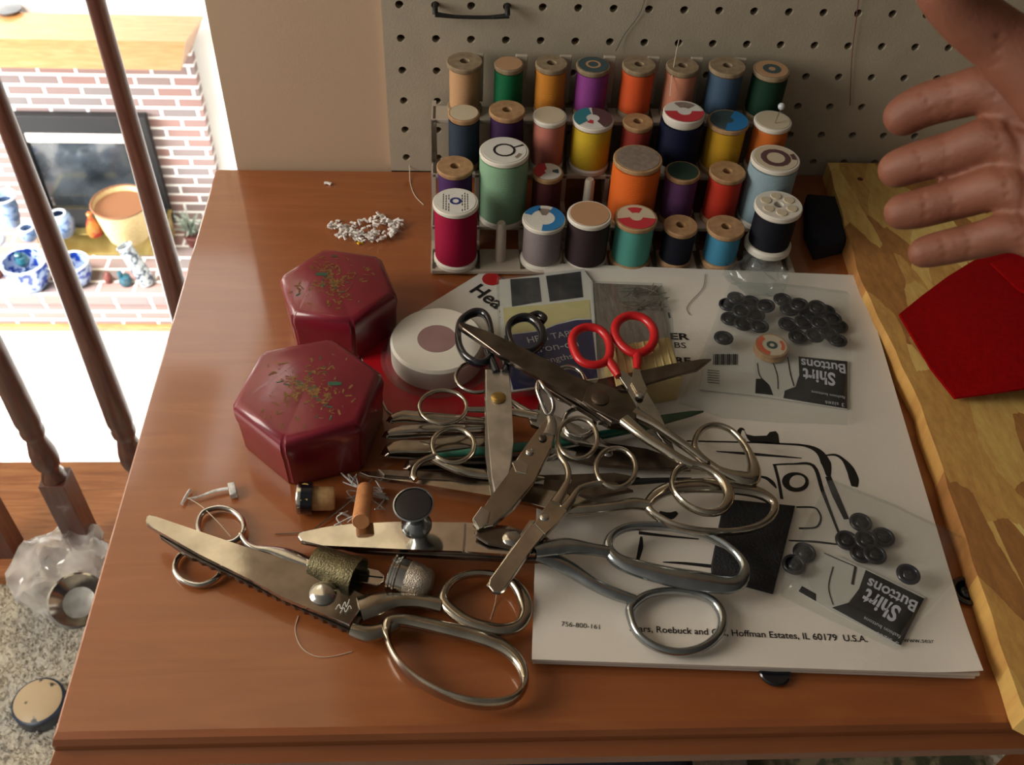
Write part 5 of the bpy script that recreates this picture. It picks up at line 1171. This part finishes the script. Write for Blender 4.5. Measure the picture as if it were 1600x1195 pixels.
bag('clear plastic bag of charcoal buttons at the back of the booklet', [(1142, 436), (1235, 440), (1330, 452), (1334, 560), (1328, 656), (1215, 652), (1130, 645), (1062, 622), (1100, 540)], HB + .0001, HB + .0105, 3)
bag('clear plastic bag of buttons crossing the right corner of the booklet to the board', [(1296, 744), (1400, 785), (1512, 838), (1490, 908), (1440, 962), (1406, 1010), (1300, 962), (1222, 924), (1222, 890), (1262, 812)], HB + .0001, HB + .0095, 8)
bm = NB(); bmesh.ops.create_icosphere(bm, subdivisions=4, radius=1); c = G(1182, 428, .012)
for v in bm.verts: v.co = Vector((c.x + v.co.x * .022, c.y - .004 + v.co.y * .020, TZ + .0125 + v.co.z * .009))
crumple(bm, .006, 9, 90); crumple(bm, .002, 2, 260)
for v in bm.verts: v.co.z = max(v.co.z, TZ + HB + .0006)
tag(finish('cellophane_wrap', bm, M['clear']), 'crumpled clear cellophane below the raised black thread spool', 'wrap')
# odd bits near the board
button(1510, 925, .0004, 'dark button on the table between the booklet and the board', me=buttonmesh(M['button_gloss'], .009))
bm = NB(); p = G(1212, 1056, .002); lathe(bm, [(0, 0), (.0075, 0), (.0085, .001), (.0085, .0022), (.0078, .0028), (0, .0024)], (p.x, p.y + .003, TZ + .0002), n=30); 
tag(finish('snap_button', bm, M['blackplastic']), 'small dark round snap peeping out from under the booklet front edge', 'button')
bm = NB(); tp = [G(x, y, .014) for x, y in [(1262, 300), (1308, 304), (1330, 372), (1278, 384), (1262, 350)]]
prism(bm, tp, [Vector((p.x, p.y, TZ + .0004)) for p in tp], .004, 3)
tag(finish('dark_pouch', bm, mat('navy_cloth', (22, 24, 36), .9, bump=.4, bscale=500)), 'dark navy pouch between the spool rack and the board', 'pouch')
strand('dark thread curling over the white booklet near the upper bag', [G(1102, 428, HB + .0006), G(1098, 450, HB + .0006), G(1080, 470, HB + .0006), G(1073, 482, HB + .0006), G(1078, 492, HB + .0006)], M['th_d'], .0002)
# ---------------------------------------------------------------- the reaching hand
def capsule_chain(bm, pts, n=20, flat=1.0):
    """rounded tapering limb through (point, radius) pairs"""
    P = [Vector(p) for p, r in pts]; Rr = [r for p, r in pts]
    d0 = (P[0] - P[1]).normalized(); d1 = (P[-1] - P[-2]).normalized()
    path, rad = [], []
    for k in range(4):
        a = (PI / 2) * (1 - k / 4); path.append(P[0] + d0 * Rr[0] * math.sin(a)); rad.append(max(Rr[0] * math.cos(a), 1e-4))
    sp = smooth_path(P, False, 5); n0 = len(P)
    for i, p in enumerate(sp):
        q = i / 5; k = int(q); path.append(p); rad.append(Rr[k] + (Rr[min(k + 1, n0 - 1)] - Rr[k]) * (q - k))
    for k in range(1, 5):
        a = (PI / 2) * k / 4; path.append(P[-1] + d1 * Rr[-1] * math.sin(a)); rad.append(max(Rr[-1] * math.cos(a), 1e-4))
    m_ = len(path)
    view = Vector(R[2])
    rings = []
    for i, p in enumerate(path):
        t = (path[min(i + 1, m_ - 1)] - path[max(i - 1, 0)]).normalized(); s = t.cross(view).normalized(); u = s.cross(t)
        rings.append([bm.verts.new(p + s * rad[i] * math.cos(2 * PI * k / n) + u * rad[i] * flat * math.sin(2 * PI * k / n)) for k in range(n)])
    for a, b in zip(rings[:-1], rings[1:]):
        for k in range(n): bm.faces.new((a[k], a[(k + 1) % n], b[(k + 1) % n], b[k]))
    bm.faces.new(rings[0][::-1]); bm.faces.new(rings[-1])
D = GD
bm = NB()
WR = (1850, 300, .345)
fingers = {
 'index': [((1640, 195, .372), .0125), ((1556, 142, .378), .0096), ((1495, 150, .388), .0090), ((1440, 166, .397), .0087), ((1412, 181, .402), .0082)],
 'middle': [((1645, 255, .372), .0125), ((1560, 219, .378), .0094), ((1490, 238, .390), .0086), ((1430, 254, .400), .0082), ((1402, 264, .405), .0078)],
 'ring': [((1650, 320, .370), .0120), ((1570, 293, .377), .0090), ((1505, 308, .389), .0082), ((1440, 325, .398), .0080), ((1410, 331, .402), .0074)],
 'little': [((1665, 380, .366), .0110), ((1588, 362, .374), .0080), ((1530, 375, .384), .0073), ((1470, 388, .392), .0070), ((1444, 394, .395), .0064)],
}
for f in fingers.values(): capsule_chain(bm, [(D(*p), r) for p, r in f])
for p, r in (((1640, 170, .372), .0150), ((1650, 240, .370), .0150), ((1660, 310, .368), .0150), ((1670, 370, .365), .0135)):
    capsule_chain(bm, [(D(*p), r), (D((p[0] + WR[0]) / 2, (p[1] + WR[1]) / 2 + (p[1] - 290) * .18, .358), r * 1.25), (D(*WR), .017)])
# thumb and its pad
capsule_chain(bm, [(D(1780, 230, .352), .019), (D(1700, 160, .350), .0205), (D(1620, 105, .352), .0145), (D(1560, 62, .352), .0110), (D(1510, 22, .350), .0104), (D(1478, -22, .346), .0105), (D(1462, -60, .343), .0088)])
# web between thumb and index
capsule_chain(bm, [(D(1650, 120, .358), .011), (D(1600, 122, .366), .0085), (D(1580, 130, .372), .006)])
# heel of the hand, wrist and forearm
capsule_chain(bm, [(D(1700, 350, .356), .016), (D(1790, 350, .350), .018), (D(1850, 330, .345), .018)])
capsule_chain(bm, [(D(1800, 280, .348), .025), (D(1900, 290, .342), .0245), (D(2000, 300, .335), .0255), (D(2300, 330, .31), .033)])
capsule_chain(bm, [(D(1800, 325, .350), .022), (D(1900, 325, .342), .0225), (D(2000, 330, .335), .025)])
me = bpy.data.meshes.new('hand'); bm.to_mesh(me); bm.free()
ho = bpy.data.objects.new('hand_build', me); COL.objects.link(ho)
md = ho.modifiers.new('remesh', 'REMESH'); md.mode = 'VOXEL'; md.voxel_size = .0011
md = ho.modifiers.new('smooth', 'SMOOTH'); md.factor = .6; md.iterations = 9
bpy.context.view_layer.update()
me2 = bpy.data.meshes.new_from_object(ho.evaluated_get(bpy.context.evaluated_depsgraph_get())); bpy.data.objects.remove(ho)
bm = NB(); bm.from_mesh(me2)
# palm creases and finger-joint folds pressed into the skin
cre = []
def crease(pts, depth, w):
    P = smooth_path([D(*p) for p in pts], False, 8); cre.append((P, depth, w))
crease([(1588, 112, .366), (1640, 150, .356), (1680, 215, .352), (1700, 300, .350)], .0011, .0016)
crease([(1580, 190, .368), (1650, 222, .360), (1740, 300, .352)], .0009, .0015)
crease([(1605, 395, .364), (1620, 320, .358), (1610, 250, .362), (1580, 200, .368)], .0010, .0015)
view = Vector(R[2])
for f in ('index', 'middle', 'ring', 'little'):
    pp = fingers[f]
    for i, fr in ((1, .35), (2, .5), (3, .3)):
        a, b = pp[i][0], pp[min(i + 1, 4)][0]; c = [a[k] + (b[k] - a[k]) * fr for k in range(3)]; r = pp[i][1]
        ax = (D(*b) - D(*a)).normalized(); s = ax.cross(view).normalized(); c3 = D(*c) - view * r
        cre.append(([c3 + s * r * .9 * t - view * (-r * .5 * t * t) for t in (-1, -.5, 0, .5, 1)], .0006, .0010))
bm.normal_update()
for P, depth, w in cre:
    for v in bm.verts:
        if v.normal.dot(view) > -.15 or (v.co - P[len(P) // 2]).length > .06: continue
        d = min(((v.co - q) - view * (v.co - q).dot(view)).length for q in P)
        if d < w * 3: v.co += view * depth * math.exp(-(d / w) ** 2)
M['skin'] = mat('warm_skin', (118, 68, 50), .6, col2=(130, 79, 58), scale=34, bump=.12, bscale=700, lo=.3, hi=.7)
sb = M['skin'].node_tree.nodes['Principled BSDF']; sb.inputs['Subsurface Weight'].default_value = .12; sb.inputs['Subsurface Radius'].default_value = (.006, .002, .001); sb.inputs['Subsurface Scale'].default_value = .5
o = finish('person', bm, M['skin'], None, smooth=True)
for e in o.data.edges: e.use_edge_sharp = False
tag(o, 'bare open hand, palm to the viewer, fingers spread left, reaching in from the right', 'person')
